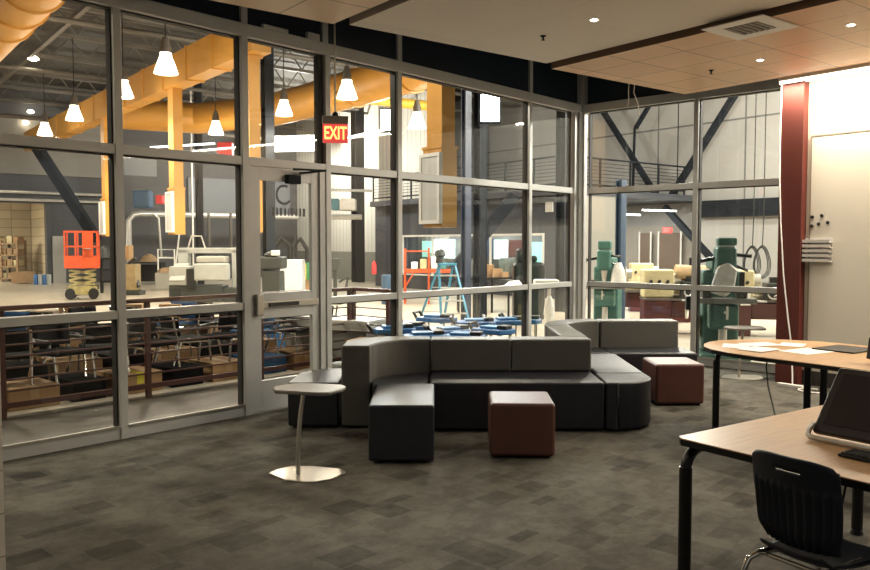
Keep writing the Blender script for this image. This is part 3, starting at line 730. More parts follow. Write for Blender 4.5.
rail_run('mezzanine_railing','thin steel railing returning along the mezzanine end',(S(BU,BV0+.02),S(23.2,BV0+.02)),ZM,.95,4,6,w=.05,m=steel_d)
# near railing
rail_run('guard_railing','long maroon guard railing along the walkway outside the glass',((-.1,8.0),(7.2,8.0)),0,1.07,5,7,w=.05)
rail_run('guard_railing','short maroon railing returning toward the glass',((7.24,8.02),(7.24,7.30)),0,1.07,1,7,w=.05)
# steel columns and braces
def col(px, F, w, z0, z1, m, label, name='steel_column'):
    x,y = W(px,F); d=w
    o = MB(); o.box(-w/2,w/2,-d/2,-d/2+.03,0,z1-z0); o.box(-w/2,w/2,d/2-.03,d/2,0,z1-z0); o.box(-.02,.02,-d/2+.03,d/2-.03,0,z1-z0)
    return tag(o.build(name, m, loc=(x,y,z0), rz=SHOP), label, 'column', 'steel columns of the workshop')
col(358, 34.6, .42, 0, 8, steel_d, 'dark steel column against the pale ribbed wall')
col(480, 17.4, .22, 0, 8, steel_d, 'dark column behind the widest glass bay')
col(466, 17.2, .16, 0, 8, mat('navy_column',(.02,.03,.06),.5), 'navy column beside the vertical yellow duct')
col(564, 19.5, .30, 0, 8, steel_d, 'dark column just left of the corner post')
col(620.5, 17.0, .16, 0, 3.0, steel_b, 'blue steel post under the mezzanine end')
col(269, 21.5, .26, 0, 7.6, steel_d, 'dark column with conduit seen through glass door')
col(200, 30, .22, 0, 7.6, steel_d, 'grey column right of the yellow duct drop')
col(193, 29, .05, 0, 7.6, galv, 'thin bright bar standing in for a glass reflection right of the yellow duct drop', 'conduit')  # bright bar in place of a vertical light line reflected by the glass
def brace(p, q, w, label, m=steel_d, name='diagonal_brace'):
    a = Vector(p); b = Vector(q)
    o = MB().bar(Vector((0,0,0)), b-a, w, w*.8).build(name, m, loc=tuple(a)); return tag(o, label, 'brace', 'diagonal steel braces')
def onu(px, py, u):
    v,F = pv(px,u); return (*S(u,v), ZZ(py,F))
brace(onu(598,106,23.3), onu(657,198,23.3), .19, 'dark diagonal brace descending right above the mezzanine')
brace(onu(738,84,23.3), onu(669,198,23.3), .21, 'dark diagonal brace rising right across the grey wall')
brace(onu(664,207,23.2), onu(735,284,23.2), .22, 'dark diagonal brace low behind the machines')
brace(onu(652,97,23.5), onu(634,128,23.5), .14, 'small dark brace meeting a thin pipe')
brace(onu(633,128,23.5), onu(632,190,23.5), .07, 'thin dark vertical pipe in front of grey wall', name='pipe')
a1 = W(40,31); a2 = W(97,31)
brace((*a1, ZZ(148,31)), (*a2, ZZ(240,31)), .42, 'thick dark diagonal bar above the orange lift')  # one thick dark bar slanting down to the right
brace((*W(514,17.2+7),ZZ(196,24)), (*W(444,17+7),ZZ(283,24)), .45, 'dark diagonal stair stringer across block wall')
for px, m_ in ((676,steel_d),):
    v,F = pv(px,23.4); x,y=S(23.4,v)
    tag(MB().tube([(0,0,ZZ(250,F) if px>700 else ZM),(0,0,8)],.016,6).build('hanging_cable',m_,loc=(x,y,0)),
        {676:'thin dark vertical pipe left of mullion on grey wall',756.5:'left thin hanging power cord above the coils',767:'right thin hanging power cord above the coils'}[px],'cord',)
# hanging cord coils
for px,lb in ((752,'left coil of black cable hanging behind machines'),(762,'right coil of black cable hanging behind machines')):
    v,F = pv(px,21); x,y=S(21,v); zc=ZZ(262,F); o=MB()
    for k in range(3):
        rr=.24-.03*k; o.tube([(rr*cos(a)*(1-.25*sin(a)),.03*k,.46*sin(a)*(1-.06*k)) for a in [i*2*pi/20 for i in range(21)]],.014,6)
    o.tube([(0,0,.40),(.02,0,1.2),(.02,0,6.8)],.013,6)
    tag(o.build('cable_coil',rubber,smooth=True,loc=(x,y,zc),rz=CAMR),lb,'cable','hanging cable coils')
# far exit sign
v,F=pv(667,23.2); x,y=S(23.2,v)
t=thing('exit_sign','small red glowing exit sign under the mezzanine','exit sign',(x,y,ZZ(233,F)),CAMR)
sbx=MB().box(-.16,.16,0,.04,0,.19).build('sign_box',mat('far_exit_panel',(.8,.05,.05),.4,emit=1.8,ecol=(1,.06,.05)),t); text('EXIT',.17,exit2,sbx,(0,-.006,.095),(pi/2,0,0),'exit_lettering',.7)
# lower partition, doors at right
mk('wall_partition', SP(24.2,24.3,BV0+.2,24,0,2.3), mat('partition',(.22,.20,.17),.6,noise=.06), 'low taupe partition behind the mills')
for a,b,lb in ((641,651,'dark brown door left of the far exit sign'),(660,681,'brown double door beneath the far exit sign')):
    v0,F=pv(a,24.1); v1,_=pv(b,24.1)
    t=thing('brown_door',lb,'door',(*S(24.1,(v0+v1)/2),0),SHOP); h=abs(v0-v1)/2
    MB().box(-.06,0,-h,h,0,2.05).build('door_leaf',brownd,t); MB().box(-.08,-.06,-h-.06,-h,0,2.1).box(-.08,-.06,h,h+.06,0,2.1).build('door_frame',pale,t)
for (pa,pb,py,lb) in ((642,676,210,'long fluorescent tube under the mezzanine'),(616,640,214,'shorter fluorescent tube beside the blue post')):
    a=(*W(pa,27),ZZ(py,27)); b=(*W(pb,27),ZZ(py+1,27))
    tag(MB().bar(a,b,.05).build('fluorescent_light',tube_m),lb,'light','fluorescent tubes under the mezzanine')
x,y=S(22,18.3); light('AREA','under_mezzanine_lamp',(x,y,3.0),330,(1,.95,.88),.3,(0,0,SHOP),sy=4)
x,y=S(18.6,21.8); light('AREA','office_lamp',(x,y,2.95),240,(.95,.98,1),.8,(0,0,SHOP),sy=6)
x,y=S(2,39); light('AREA','far_room_lamp',(x,y,3.9),750,(1,.88,.68),1.5,(0,0,SHOP),sy=3)

# roof: deck, joists, cross pipes
mk('ceiling_workshop', SP(-25,60,-8,60,8.3,8.5), deckm, 'dark corrugated roof deck of the workshop')
k=0
for v in [9,12,15,18,21,24,27,30,33,36]:
    o=MB(); z=7.35
    sb(o,-20,24,v-.05,v+.05,z,z+.10); sb(o,-20,24,v-.05,v+.05,z+.72,z+.80)
    for i in range(44):
        u=-20+i; a=S(u,v); b=S(u+.5,v); c=S(u+1,v)
        o.bar((*a,z+.08),(*b,z+.74),.035).bar((*b,z+.74),(*c,z+.08),.035)
    mk('trim_%d'%(8+k), o, joist, 'open web roof joist of the workshop'); k+=1
for u in (-2.5,1.2,5.2,9.4,13.8):
    mk('trim_%d'%(8+k), SP(u-.06,u+.06,6.8,36.5,7.12,7.24), joist, 'long bridging bar under the roof joists'); k+=1
# sprinkler / process pipes running with u
for v,z,r in ((13.5,6.8,.06),(20,6.8,.07),(26.5,6.85,.06),(32,6.2,.08)):
    a=S(-15,v); b=S(16.8,v); o=MB().tube([(*a,z),(*b,z)],r,8).build('ceiling_pipe',joist,smooth=True)
    tag(o,{13.5:'long grey ceiling pipe nearest the glass wall',20:'long grey ceiling pipe second from the glass wall',26.5:'long grey ceiling pipe third from the glass wall',32:'long grey ceiling pipe farthest from glass wall'}[v],'pipe','grey pipes under the roof')
# far wall conduits + silver duct
for py,lb in ((189,'upper pale conduit on the far wall'),(197,'lower pale conduit on the far wall')):
    a=S(-3,36.3); u=3; F=36.0
    o=MB().tube([(*S(-4,36.4),ZZ(py,31)),(*S(10,36.4),ZZ(py,31))],.06,6).build('wall_conduit',galv,smooth=True); tag(o,lb,'pipe','conduits on the far wall')
o=MB(); zd=2.95
o.tube([(*S(10.6,34.9),0.4),(*S(10.6,34.9),zd-.3),(*S(10.8,34.9),zd-.05),(*S(11.1,34.9),zd),(*S(18.6,34.9),zd)],.13,12)
o.tube([(*S(11.6,34.7),zd),(*S(11.8,34.7),zd-.2),(*S(11.9,34.7),1.1)],.05,8)
tag(o.build('extraction_duct',galv,smooth=True),'long galvanised extraction duct along the far wall','duct')
for px,py0,py1,lb in ((231,218,250,'thin pale drop pipe behind the white machine'),(209,222,246,'thin grey drop pipe left behind white machine')):
    x,y=W(px,34); tag(MB().tube([(0,0,ZZ(py1,34)),(0,0,zd)],.06,6).build('drop_pipe',joist,loc=(x,y,0)),lb,'pipe','drop pipes under the silver duct')
# hvac grey panels on far wall (lighter zones)
def farbox(px0,px1,py0,py1,F,dep,m,name,label,cat,group=None,bev=0):
    px=(px0+px1)/2; x,y=W(px,F); w=(px1-px0)/FOC*F
    t=MB().box(-w/2,w/2,0,dep,0,(py1-py0)/FOC*F).build(name,m,loc=(x,y,max(0,ZZ(py1,F))),rz=CAMR,bev=bev); return tag(t,label,cat,group)
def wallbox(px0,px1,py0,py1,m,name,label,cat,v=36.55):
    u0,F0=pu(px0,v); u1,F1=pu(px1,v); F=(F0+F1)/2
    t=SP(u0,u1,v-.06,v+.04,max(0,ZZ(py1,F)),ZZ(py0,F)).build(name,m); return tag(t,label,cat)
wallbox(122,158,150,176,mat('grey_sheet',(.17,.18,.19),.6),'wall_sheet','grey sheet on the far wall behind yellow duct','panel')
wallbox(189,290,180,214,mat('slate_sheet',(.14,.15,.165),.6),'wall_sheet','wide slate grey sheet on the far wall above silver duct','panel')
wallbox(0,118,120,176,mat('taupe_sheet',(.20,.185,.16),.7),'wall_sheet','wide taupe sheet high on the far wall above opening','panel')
farbox(133,150,190,208,30,.5,mat('blue_tank',(.03,.10,.20),.4),'blue_hood','blue box unit hanging near the first duct drop','unit',bev=.08)
farbox(156,163,195,204,29,.4,redpl,'red_reel','bright red reel hanging left of the duct grille','reel',bev=.05)
farbox(218,233,142,156,28,.3,redpl,'red_unit','bright red unit hanging under the roof by the door','unit',bev=.05)
farbox(331,339,198.5,210,33,.7,mat('heater_teal',(.05,.16,.20),.4),'heater_side','teal section of the unit heater on ribbed wall','heater',bev=.03)
farbox(339.2,355,198.5,210.5,33,.8,galv,'unit_heater','silver unit heater mounted before the ribbed wall','heater',bev=.04)
o=MB().tube([(*W(331,33),ZZ(190,33)),(*W(372,33.5),ZZ(190,33))],.06,6).tube([(*W(331,33),ZZ(217,33)),(*W(362,33),ZZ(217,33))],.11,8)
tag(o.build('wall_pipe',galv,smooth=True),'pale pipes running along the ribbed wall','pipe')
wallbox(53,65.5,236,285,mat('pale_door_m',(.42,.41,.37),.6),'far_door','pale door in the dark far wall beside the opening','door')

# ---- yellow ductwork
t=thing('rectangular_duct','long rectangular yellow duct running toward the far wall','duct',(*S(6.8,14.4),5.35),SHOP)
MB().box(-.06,.34,0,21,0,.72).build('duct_trunk',orange,t)
for k in range(14):
    y=.4+k*1.5; q=MB(); q.box(-.085,.365,y,y+.05,-.025,0).box(-.085,.365,y,y+.05,.72,.745).box(-.085,-.06,y,y+.05,0,.72).box(.34,.365,y,y+.05,0,.72); q.build('flange',orange,t)
def drop(v, label, w=.42, d=.27, zb=1.88):
    t=thing('duct_drop',label,'duct',(*S(6.8,v),zb),SHOP,'vertical yellow duct drops')
    MB().box(0,d,0,w,0,1.08).build('lower_box',orange,t)
    MB().box(0.02,d-.02,.02,w-.06,1.12,(5.35 if v>10 else 7.1)-zb-.001).build('riser',orange,t)
    MB().box(-.015,d+.015,-.015,w+.015,1.08,1.12).build('collar',orange,t)
    g=MB(); g.box(-.06,0,-.02,.03,.05,1.02).box(-.06,0,w-.03,w+.02,.05,1.02).box(-.06,0,.03,w-.03,.05,.10).box(-.06,0,.03,w-.03,0.97,1.02); gf=g.build('grille_frame',grillf,t)
    MB().box(-.045,-.001,.03,w-.03,.10,0.97).build('grille',grill,gf)
drop(8.62,'nearest yellow duct drop with pale grille, behind widest bay')
drop(14.7,'yellow duct drop with grille seen at the edge of the door')
drop(18.9,'yellow duct drop with pale grille left of the white machine')
drop(24.6,'farthest yellow duct drop with grille above the orange lift')
t=thing('round_duct','large round yellow duct at upper left corner','duct',(*S(2.95,6.9),6.02),SHOP)
MB().tube([(0,0,0),(0,9,0),(0,20,0)],.56,32).build('duct_tube',orange,t,smooth=True)
for k in range(9): MB().tube([(0,.5+k*1.2,0),(0,.56+k*1.2,0)],.60,32).build('seam_ring',orange,t,smooth=True)
MB().tube([(0,3.7,-.2),(-.1,3.7,-1.0)],.30,20).build('branch',orange,t,smooth=True)
t=thing('round_duct','round yellow duct seen behind the exit sign','duct',(*S(11.4,10.5),5.75),SHOP)
MB().tube([(0,0,0),(0,9,0),(-.3,12,-.05),(-1.6,14.5,-.1),(-4,15,-.1)],.48,28).build('duct_tube',orange,t,smooth=True)
for y in (2.3,5,7.5): MB().tube([(0,y,0),(0,y+.06,0)],.52,28).build('seam_ring',orange,t,smooth=True)
a=(*W(335,21),ZZ(96,21)); b=(*W(440,22),ZZ(107,22))
tag(MB().tube([a,b],.13,14).build('round_duct',mat('yellow_pipe',(.75,.45,.06),.4),smooth=True),'slim straight yellow pipe below round duct','duct')

# ---- pendants
def pendant(px, F, py, label, pw=1000):
    x,y = W(px,F,py); z = ZZ(py,F)
    t=thing('pendant_lamp',label,'lamp',(x,y,z),0,'high bay pendant lamps')
    MB().lathe([(.225,-.01),(.225,.0),(.195,.10),(.145,.24),(.115,.31),(.11,.38)],24).build('lamp_shade',bell,t,smooth=True)
    MB().lathe([(.10,.381),(.10,.50),(.05,.68)],14).build('ballast_housing',mat('ballast',(.12,.11,.10),.5),t,smooth=True)
    MB().tube([(0,0,.68),(0,0,max(.7,7.1-z))],.012,6).build('cord',steel_d,t)
    light('POINT','pendant_glow',(x,y,z-.25),pw*.09,(1,.86,.68),.22)
    light('SPOT','pendant_light',(x,y,z-.06),pw,(1,.86,.68),.2,(0,0,0),cone=155,blend=.5)
for px,F,py,lb in ((166,15.6,73,'glowing bell pendant, largest, upper left beside the yellow duct'),(123.5,18.6,97,'glowing bell pendant half hidden behind the first mullion'),(74.5,21.5,120,'glowing bell pendant left of the first mullion'),
    (45,25,135,'leftmost glowing bell pendant, far away'),(216,24,134,'small glowing bell pendant just left of the door mullion'),(284,21,115,'glowing bell pendant above the glass door'),(347,17.5,98,'glowing bell pendant above the exit sign'),(417,20,128,'glowing bell pendant left of nearest yellow duct drop')):
    pendant(px,F,py,lb)
for u,v in ((14.5,5),(15,11),(20.5,8.5),(20,2)):
    light('POINT','machine_area_fill',(*S(u,v),5.6),2400,(1,.92,.80),.3)  # unseen lamps without fixtures, added to brighten the grey wall panels
for u,v,pw_ in ((16.5,31,1100),(15.5,24,500),(7,31,700),(-2,31,600)):
    light('POINT','far_wall_fill',(*S(u,v),5.6),pw_*1.5,(1,.93,.83),.3)  # unseen lamps added to brighten the ribbed wall and the far wall
light('POINT','near_duct_fill',(*S(4.6,9.2),4.4),320,(1,.90,.76),.2)  # unseen lamp added to brighten the grille side of the nearest duct drop
for u,v in ((-2,10),(-3,18),(1,13),(9,10.5)):
    light('SPOT','bay_light',(*S(u,v),5.2),900,(1,.86,.68),.2,(0,0,0),cone=155,blend=.5)
def flood(px,py,F,w,h,label,pw):
    x,y=W(px,F,py); z=ZZ(py,F); t=thing('flood_light',label,'lamp',(x,y,z),CAMR,'bright white flood lights')
    MB().box(-w/2-.04,w/2+.04,0,.12,-h/2-.04,h/2+.04).build('lamp_housing',steel_d,t,bev=.02)
    MB().box(-w/2,w/2,-.02,0,-h/2,h/2).build('lens',floodm,t,bev=.01)
    x2,y2=W(px,F-.5); light('SPOT','flood_beam',(x2,y2,z-.1),pw,(.92,.96,1),.25,(radians(55),0,CAMR+pi),cone=150,blend=.6)
flood(490,108,17.0,.38,.56,'very bright white flood light right of yellow duct drop',700)
flood(387,120,24,.36,.6,'bright white flood light right of exit sign, on ribbed side',900)
for px,py,F,w,lb in ((38,59,24,.16,'small round lamp high on the roof at left'),(34,112,33,.14,'upper small distant lamp below roof at left'),(29,123,33,.12,'lower small distant lamp below roof at left')):
    x,y=W(px,F); tag(MB().lathe([(w*.4,-.05),(w,0),(w*.5,.08)],12).build('small_lamp',lampm,loc=(x,y,ZZ(py,F))),lb,'lamp')
# first glowing bar stands in for the LED strip's reflection in the glass
a=(*W(152,26),ZZ(147.5,26)); b=(*W(216,26),ZZ(143.5,26))
tag(MB().bar(a,b,.055).build('fluorescent_light',tube_m),'long white bar standing in for LED reflection above the duct grilles','light')
a=(*W(352,23),ZZ(137,23)); b=(*W(384,24),ZZ(130,24))
tag(MB().bar(a,b,.07).build('fluorescent_light',tube_m),'short bright fluorescent fixture right of exit sign','light')
a=(*W(272,36),ZZ(144,36)); b=(*W(320,36),ZZ(143,36))
tag(MB().bar(a,b,.1,.7).build('bright_patch',mat('patch_glow',(1,1,1),.5,emit=.5,ecol=(.95,.97,1))),'wide glowing panel standing in for a bright wall patch above the glass door','light')  # glowing panel stands in for a bright lit patch; no lamp hangs here

# ---- scissor lift
x,y=W(82,24); t=thing('scissor_lift','orange scissor lift platform parked on the shop floor','scissor lift',(x,y,0),CAMR+radians(18)); t.scale=(.84,.84,1)
b_=MB().box(-.5,.5,-.35,.35,.14,.40).build('chassis',yel,t,bev=.02)
for sx in (-.38,.38):
    for sy in (-.36,.36): MB().tube([(sx,sy-.06,.17),(sx,sy+.06,.17)],.17,14).build('wheel',rubber,t,smooth=True)
for k in range(3):
    z=.42+k*.16
    MB().bar((-.42,-.25,z),(.42,-.25,z+.13),.05).bar((.42,-.25,z),(-.42,-.25,z+.13),.05).bar((-.42,.25,z),(.42,.25,z+.13),.05).bar((.42,.25,z),(-.42,.25,z+.13),.05).build('scissor_arm',yel,t)
MB().box(-.55,.55,-.38,.38,.93,1.02).build('platform',ora,t)
MB().box(-.55,.55,-.38,-.36,1.02,1.30).box(-.55,-.53,-.36,.38,1.02,1.30).box(-.53,.55,.36,.38,1.02,1.30).build('toe_panel',ora,t)
g=MB()
for sx in (-.53,-.18,.18,.53):
    for sy in (-.36,.36): g.box(sx-.025,sx+.025,sy-.025,sy+.025,1.02,2.02)
for z in (1.55,1.99):
    g.box(-.55,.55,-.385,-.345,z,z+.05).box(-.55,.55,.345,.385,z,z+.05).box(-.55,-.51,-.345,.345,z,z+.05).box(.51,.55,-.345,.345,z,z+.05)
g.build('guard_rails',ora,t)
MB().box(.05,.40,-.42,-.385,1.30,1.98).build('control_panel',ora,t); MB().lathe([(.13,0),(.13,.02)],14).build('gauge_cover',galv,t).location=(.22,-.44,1.5)
bpy.data.objects[t.children[-1].name].rotation_euler.x=pi/2
# ---- pallets and shelving in the far room / opening
def crate(px0,px1,py0,py1,F,dep,m,name,label,cat,group=None,parts=0):
    px=(px0+px1)/2; x,y=W(px,F); w=(px1-px0)/FOC*F; h=(py1-py0)/FOC*F; z=max(0,ZZ(py1,F))
    t=thing(name,label,cat,(x,y,z),CAMR,group); return t,w,h
t,w,h=crate(-14,22,243,284,35.5,.8,pallet,'storage_rack','brown wooden storage rack of crates at far left','rack')
for xx in (-w/2,0,w/2-.08): MB().box(xx,xx+.08,-.4,-.32,0,h).box(xx,xx+.08,.32,.40,0,h).build('upright',pallet,t)
for k in range(4): MB().box(-w/2,w/2,-.4,.4,.12+k*h/3.6,.18+k*h/3.6).build('shelf',pallet,t)
for k in range(4):
    for j in range(5):
        if random.random()<.85:
            x0=-w/2+.12+j*(w-.2)/5; x,y=W((-14+22)/2,35.5); L=Matrix.Rotation(CAMR,4,'Z') @ Vector((x0+.12,0,0))
            bw_=(w-.2)/5*.8; bh=random.uniform(.18,.32)
            o=MB().box(0,bw_,-.3,.2,0,bh).build('crate',random.choice([card,pallet,cream]),loc=(t.location.x+L.x,t.location.y+L.y,.185+k*h/3.6),rz=CAMR)
            tag(o,'%s crate on the %s shelf of the far storage rack'%(['leftmost','second','middle','fourth','rightmost'][j],['bottom','second','third','top'][k]),'crate','crates on the far rack')
farbox(10,25,272,283,33,.8,card,'crate_stack','brown crate on floor before the far rack','crate')
for k,(px,m_) in enumerate(((35,bluep),(39.5,white_m),(44,bluep),(48,white_m))):
    x,y=W(px,32.5); tag(MB().lathe([(.085,0),(.09,.38),(.06,.42)],12).build('bucket',m_,smooth=True,loc=(x,y,0)),['first bucket from left, blue, beside the far door','white bucket between the two blue ones','blue bucket third in the row','white bucket nearest the far door'][k],'bucket','buckets beside the far door')
# ---- machines left
def machine(label, px, F, parts, name='machine', cat='machine', rz=CAMR):
    t=thing(name,label,cat,(*W(px,F),0),rz)
    for n_,m_,fn,bv in parts: fn(MB()).build(n_,m_,t,bev=bv)
    return t
t=machine('large pale grey CNC lathe with splash guard in the workshop',206,23,[
 ('machine_base',dgrey,lambda b:b.box(-.98,.55,-.35,.35,0,.48).box(.55,.95,-.3,.3,0,.40),.03),
 ('front_guard',white_m,lambda b:b.prism([(-.95,-.38),(-.35,-.42),(-.35,.35),(-.95,.35)],.48,1.02),.03),
 ('slanted_cover',mat('machine_light',(.62,.62,.59),.4),lambda b:b.add([(-.95,-.42,.62),(-.5,-.46,.62),(-.40,-.30,1.10),(-.82,-.26,1.10),(-.95,-.2,.62),(-.5,-.2,.62),(-.40,-.2,1.10),(-.82,-.2,1.10)],[(0,1,2,3),(4,7,6,5),(0,4,5,1),(1,5,6,2),(2,6,7,3),(3,7,4,0)]),.01),
 ('splash_tray',white_m,lambda b:b.box(-.22,.72,-.5,-.1,.62,1.10),.05),
 ('work_opening',black,lambda b:b.box(-.45,-.2,-.44,-.3,.40,.95),.01),
 ('gantry_frame',white_m,lambda b:b.box(-.85,-.55,.1,.4,.9,1.50).box(.70,.98,.1,.4,.0,1.50).box(-.85,.98,.1,.4,1.38,1.54),.02),
 ('headstock',mat('machine_tan',(.40,.38,.33),.5),lambda b:b.box(-.25,.6,-.2,.35,1.1,1.30),.06),
 ('grab_rail',galv,lambda b:b.tube([(-.1,.3,1.5),(-.22,.3,1.88),(-.5,.3,1.88)],.025).tube([(-.62,.3,1.5),(-.5,.3,1.9)],.025),0)])
machine('tall grey pedestal with white handrails behind the lathe',166,29,[
 ('pedestal',mat('pedestal_grey',(.36,.35,.30),.6),lambda b:b.box(-.32,.36,-.3,.3,0,.62),.02),
 ('handrail',grillf,lambda b:b.tube([(-.3,0,.6),(-.3,0,1.45),(.3,0,1.45),(.3,0,.6)],.03).tube([(.3,0,.6),(.5,0,2.1)],.03).tube([(-.3,0,1.15),(.3,0,1.15)],.03),0),
 ('heap',pallet,lambda b:b.lathe([(.35,.62),(.3,.72),(.1,.80)],10),0)],'work_stand','stand')
machine('dark workbench with tools against the far wall',149,33,[
 ('bench_top',dgrey,lambda b:b.box(-.6,.6,-.3,.3,.86,.92),0),
 ('frame',black,lambda b:b.box(-.58,-.5,-.28,.28,0,.86).box(.5,.58,-.28,.28,0,.86).box(-.5,.5,.2,.28,.1,.8),0),
 ('tool_pile',pallet,lambda b:b.lathe([(.4,.92),(.25,1.15),(.05,1.25)],9),.02)],'workbench','workbench')
machine('tan bandsaw machine next to the first mullion',131,26,[
 ('cabinet',mat('tan_paint',(.34,.26,.13),.5,noise=.2,nscale=5),lambda b:b.box(-.28,.22,-.25,.25,.15,1.0),.03),
 ('upper_box',card,lambda b:b.box(-.26,.0,-.2,.2,1.15,1.6),.01),
 ('arm',dgrey,lambda b:b.bar((-.1,0,.95),(.25,-.1,.25),.16).bar((-.1,0,1.0),(.15,0,1.2),.1),.02),
 ('foot',dgrey,lambda b:b.box(-.3,.35,-.28,.28,0,.15),.02)],'bandsaw','bandsaw')
machine('black steel work stand just right of the orange lift',104,27,[
 ('frame',black,lambda b:b.box(-.12,-.04,-.1,0,0,1.15).box(.5,.58,-.1,0,0,1.15).box(-.12,.58,-.1,0,.35,.42).box(-.12,.58,-.1,0,.75,.80),0),
 ('top',black,lambda b:b.box(-.15,.6,-.3,.3,1.12,1.2),.01),('clamp',dgrey,lambda b:b.lathe([(.2,1.2),(.14,1.5),(.03,1.6)],10),0)],'work_stand','stand')
# through the door
machine('dark grey green drill grinder seen through the glass door',273,21,[
 ('pedestal',dgrey,lambda b:b.prism([(-.26,-.2),(.22,-.2),(.26,.25),(-.28,.25)],0,.95),.04),
 ('head',dgrey,lambda b:b.prism([(-.36,-.22),(.30,-.22),(.34,.22),(-.36,.22)],1.0,1.32).lathe([(.20,1.32),(.16,1.42),(.05,1.46)],14,(-.05,0,0)),.06),
 ('work_light',grillf,lambda b:b.cb((.10,-.2,1.42),(.22,.1,.14)),.02),
 ('wheel_guard',black,lambda b:b.tube([(-.36,0,1.15),(-.50,0,1.15)],.16,16),0)],'pedestal_grinder','grinder')
machine('white fronted cabinet machine seen through the glass door',293,24,[
 ('cabinet',mat('cab_white',(.62,.64,.64),.5),lambda b:b.prism([(-.36,-.2),(.30,-.2),(.30,.4),(-.36,.4)],0.05,1.18),.03),
 ('hose_arch',rubber,lambda b:b.tube([(-.55,0,1.0),(-.55,0,1.6),(-.35,0,1.82),(-.10,0,1.6),(-.1,0,1.2)],.07,8).tube([(.0,0,1.2),(.02,0,1.6),(.22,0,1.8),(.42,0,1.5),(.42,0,1.1)],.07,8).tube([(-.1,0,1.2),(.1,0,1.9)],.05,8),0)],'cabinet_machine','machine')
for px,m_,h_,lb in ((304.5,mat('yellow_can',(.6,.45,.03),.5),.50,'yellow drum right of the white cabinet machine'),(309,mat('green_can',(.03,.25,.10),.5),.62,'green drum right of the white cabinet machine')):
    x,y=W(px,27); tag(MB().lathe([(.13,0),(.13,h_),(.09,h_+.05),(.0,h_+.05)],12).build('drum',m_,smooth=True,loc=(x,y,.45)),lb,'drum')
farbox(300,316,277,290,27,.6,card,'box_pile','brown box under the coloured drums','box')
machine('small black bench drill standing beside the door frame',335,22,[
 ('post',dgrey,lambda b:b.box(-.05,.05,-.05,.05,0,1.2),.01),('head',dgrey,lambda b:b.box(-.15,.12,-.15,.12,.95,1.25).tube([(.1,0,.6),(.35,0,.75),(.3,0,.45)],.04),.03),('base',dgrey,lambda b:b.box(-.2,.2,-.2,.2,0,.1),.02)],'bench_drill','drill')
x,y=W(390.5,22); t=thing('shop_barrel','blue barrel beside the dark office wall','barrel',(x,y,0),0)
MB().lathe([(.25,0),(.26,.3),(.25,.31),(.26,.6),(.25,.8)],20).build('drum_body',mat('barrel_blue',(.05,.10,.17),.5),t,smooth=True)
MB().bar((-.05,-.1,.4),(.12,-.3,.75),.03).build('tool_handle',grillf,t)
x,y=W(374,24); tag(MB().lathe([(.07,0),(.07,.30),(.025,.36),(.025,.40)],12).build('fire_extinguisher',redpl,smooth=True,loc=(x,y,.75)),'red fire extinguisher at the corner of the dark office wall','extinguisher')
# orange scaffold
x,y=W(418,22.3); t=thing('rolling_scaffold','orange rolling scaffold with cluttered deck by the office window','scaffold',(x,y,0),CAMR)
g=MB()
for sx in (-.36,.30): 
    for sy in (-.3,.3): g.tube([(sx,sy,0),(sx,sy,1.53 if sx<0 else 1.55)],.024,8)
g.build('post',ora,t); g=MB()
for sy in (-.3,.3): g.bar((-.36,sy,1.45),(.30,sy,1.45),.03).bar((-.36,sy,.45),(-.1,sy,.88),.03)
g.build('brace_bar',ora,t)
MB().box(-.38,.95,-.32,.32,.86,.95).build('deck',ora,t)
for k,(sx,m_,hh_) in enumerate(((-.1,paper,.2),(.15,cream,.28),(.45,paper,.35),(.7,teal,.2))):
    x2,y2=W(418+sx*FOC/22.3,22.2); tag(MB().box(-.09,.09,-.1,.1,0,hh_).build('parts_box',m_,loc=(x2,y2,.955),rz=CAMR,bev=.02),['small white box at left on the scaffold deck','cream box second on the scaffold deck','taller white box on the scaffold deck','teal box at right end of the scaffold deck'][k],'box','boxes on the scaffold deck')
# step ladder
x,y=W(447,16.8); t=thing('step_ladder','blue fibreglass step ladder with white treads','ladder',(x,y,0),CAMR+radians(12))
H_=1.20
for sx in (-1,1):
    MB().bar((sx*.30+.10,-.35,0),(sx*.17,0,H_),.05,.03).build('front_rail',lblue,t); MB().bar((sx*.27-.25,.40,0),(sx*.15-.02,.06,H_-.04),.045,.03).build('rear_rail',lblue,t)
for k in range(4):
    f_=(k+.8)/4.6; MB().box(-.28+.11*f_+.10*(1-f_),.28-.11*f_+.10*(1-f_),-.35*(1-f_)-.05,-.35*(1-f_)+.04,H_*f_-.015,H_*f_+.015).build('tread',galv,t)
    MB().bar((-.27+.12*f_-.25*(1-f_),.40-.34*f_,H_*f_),(.27-.12*f_-.25*(1-f_),.40-.34*f_,H_*f_),.02).build('rear_brace',galv,t)
MB().box(-.19,.19,-.10,.12,H_,H_+.05).build('top_cap',lblue,t,bev=.01)
tag(MB().lathe([(.10,0),(.08,.12),(.13,.16),(.10,.26),(.03,.30)],10).build('tool_bag',dgrey,smooth=True,loc=(*W(440,16.8),H_+.052)),'dark tool bundle sitting on top of ladder','tool bag')
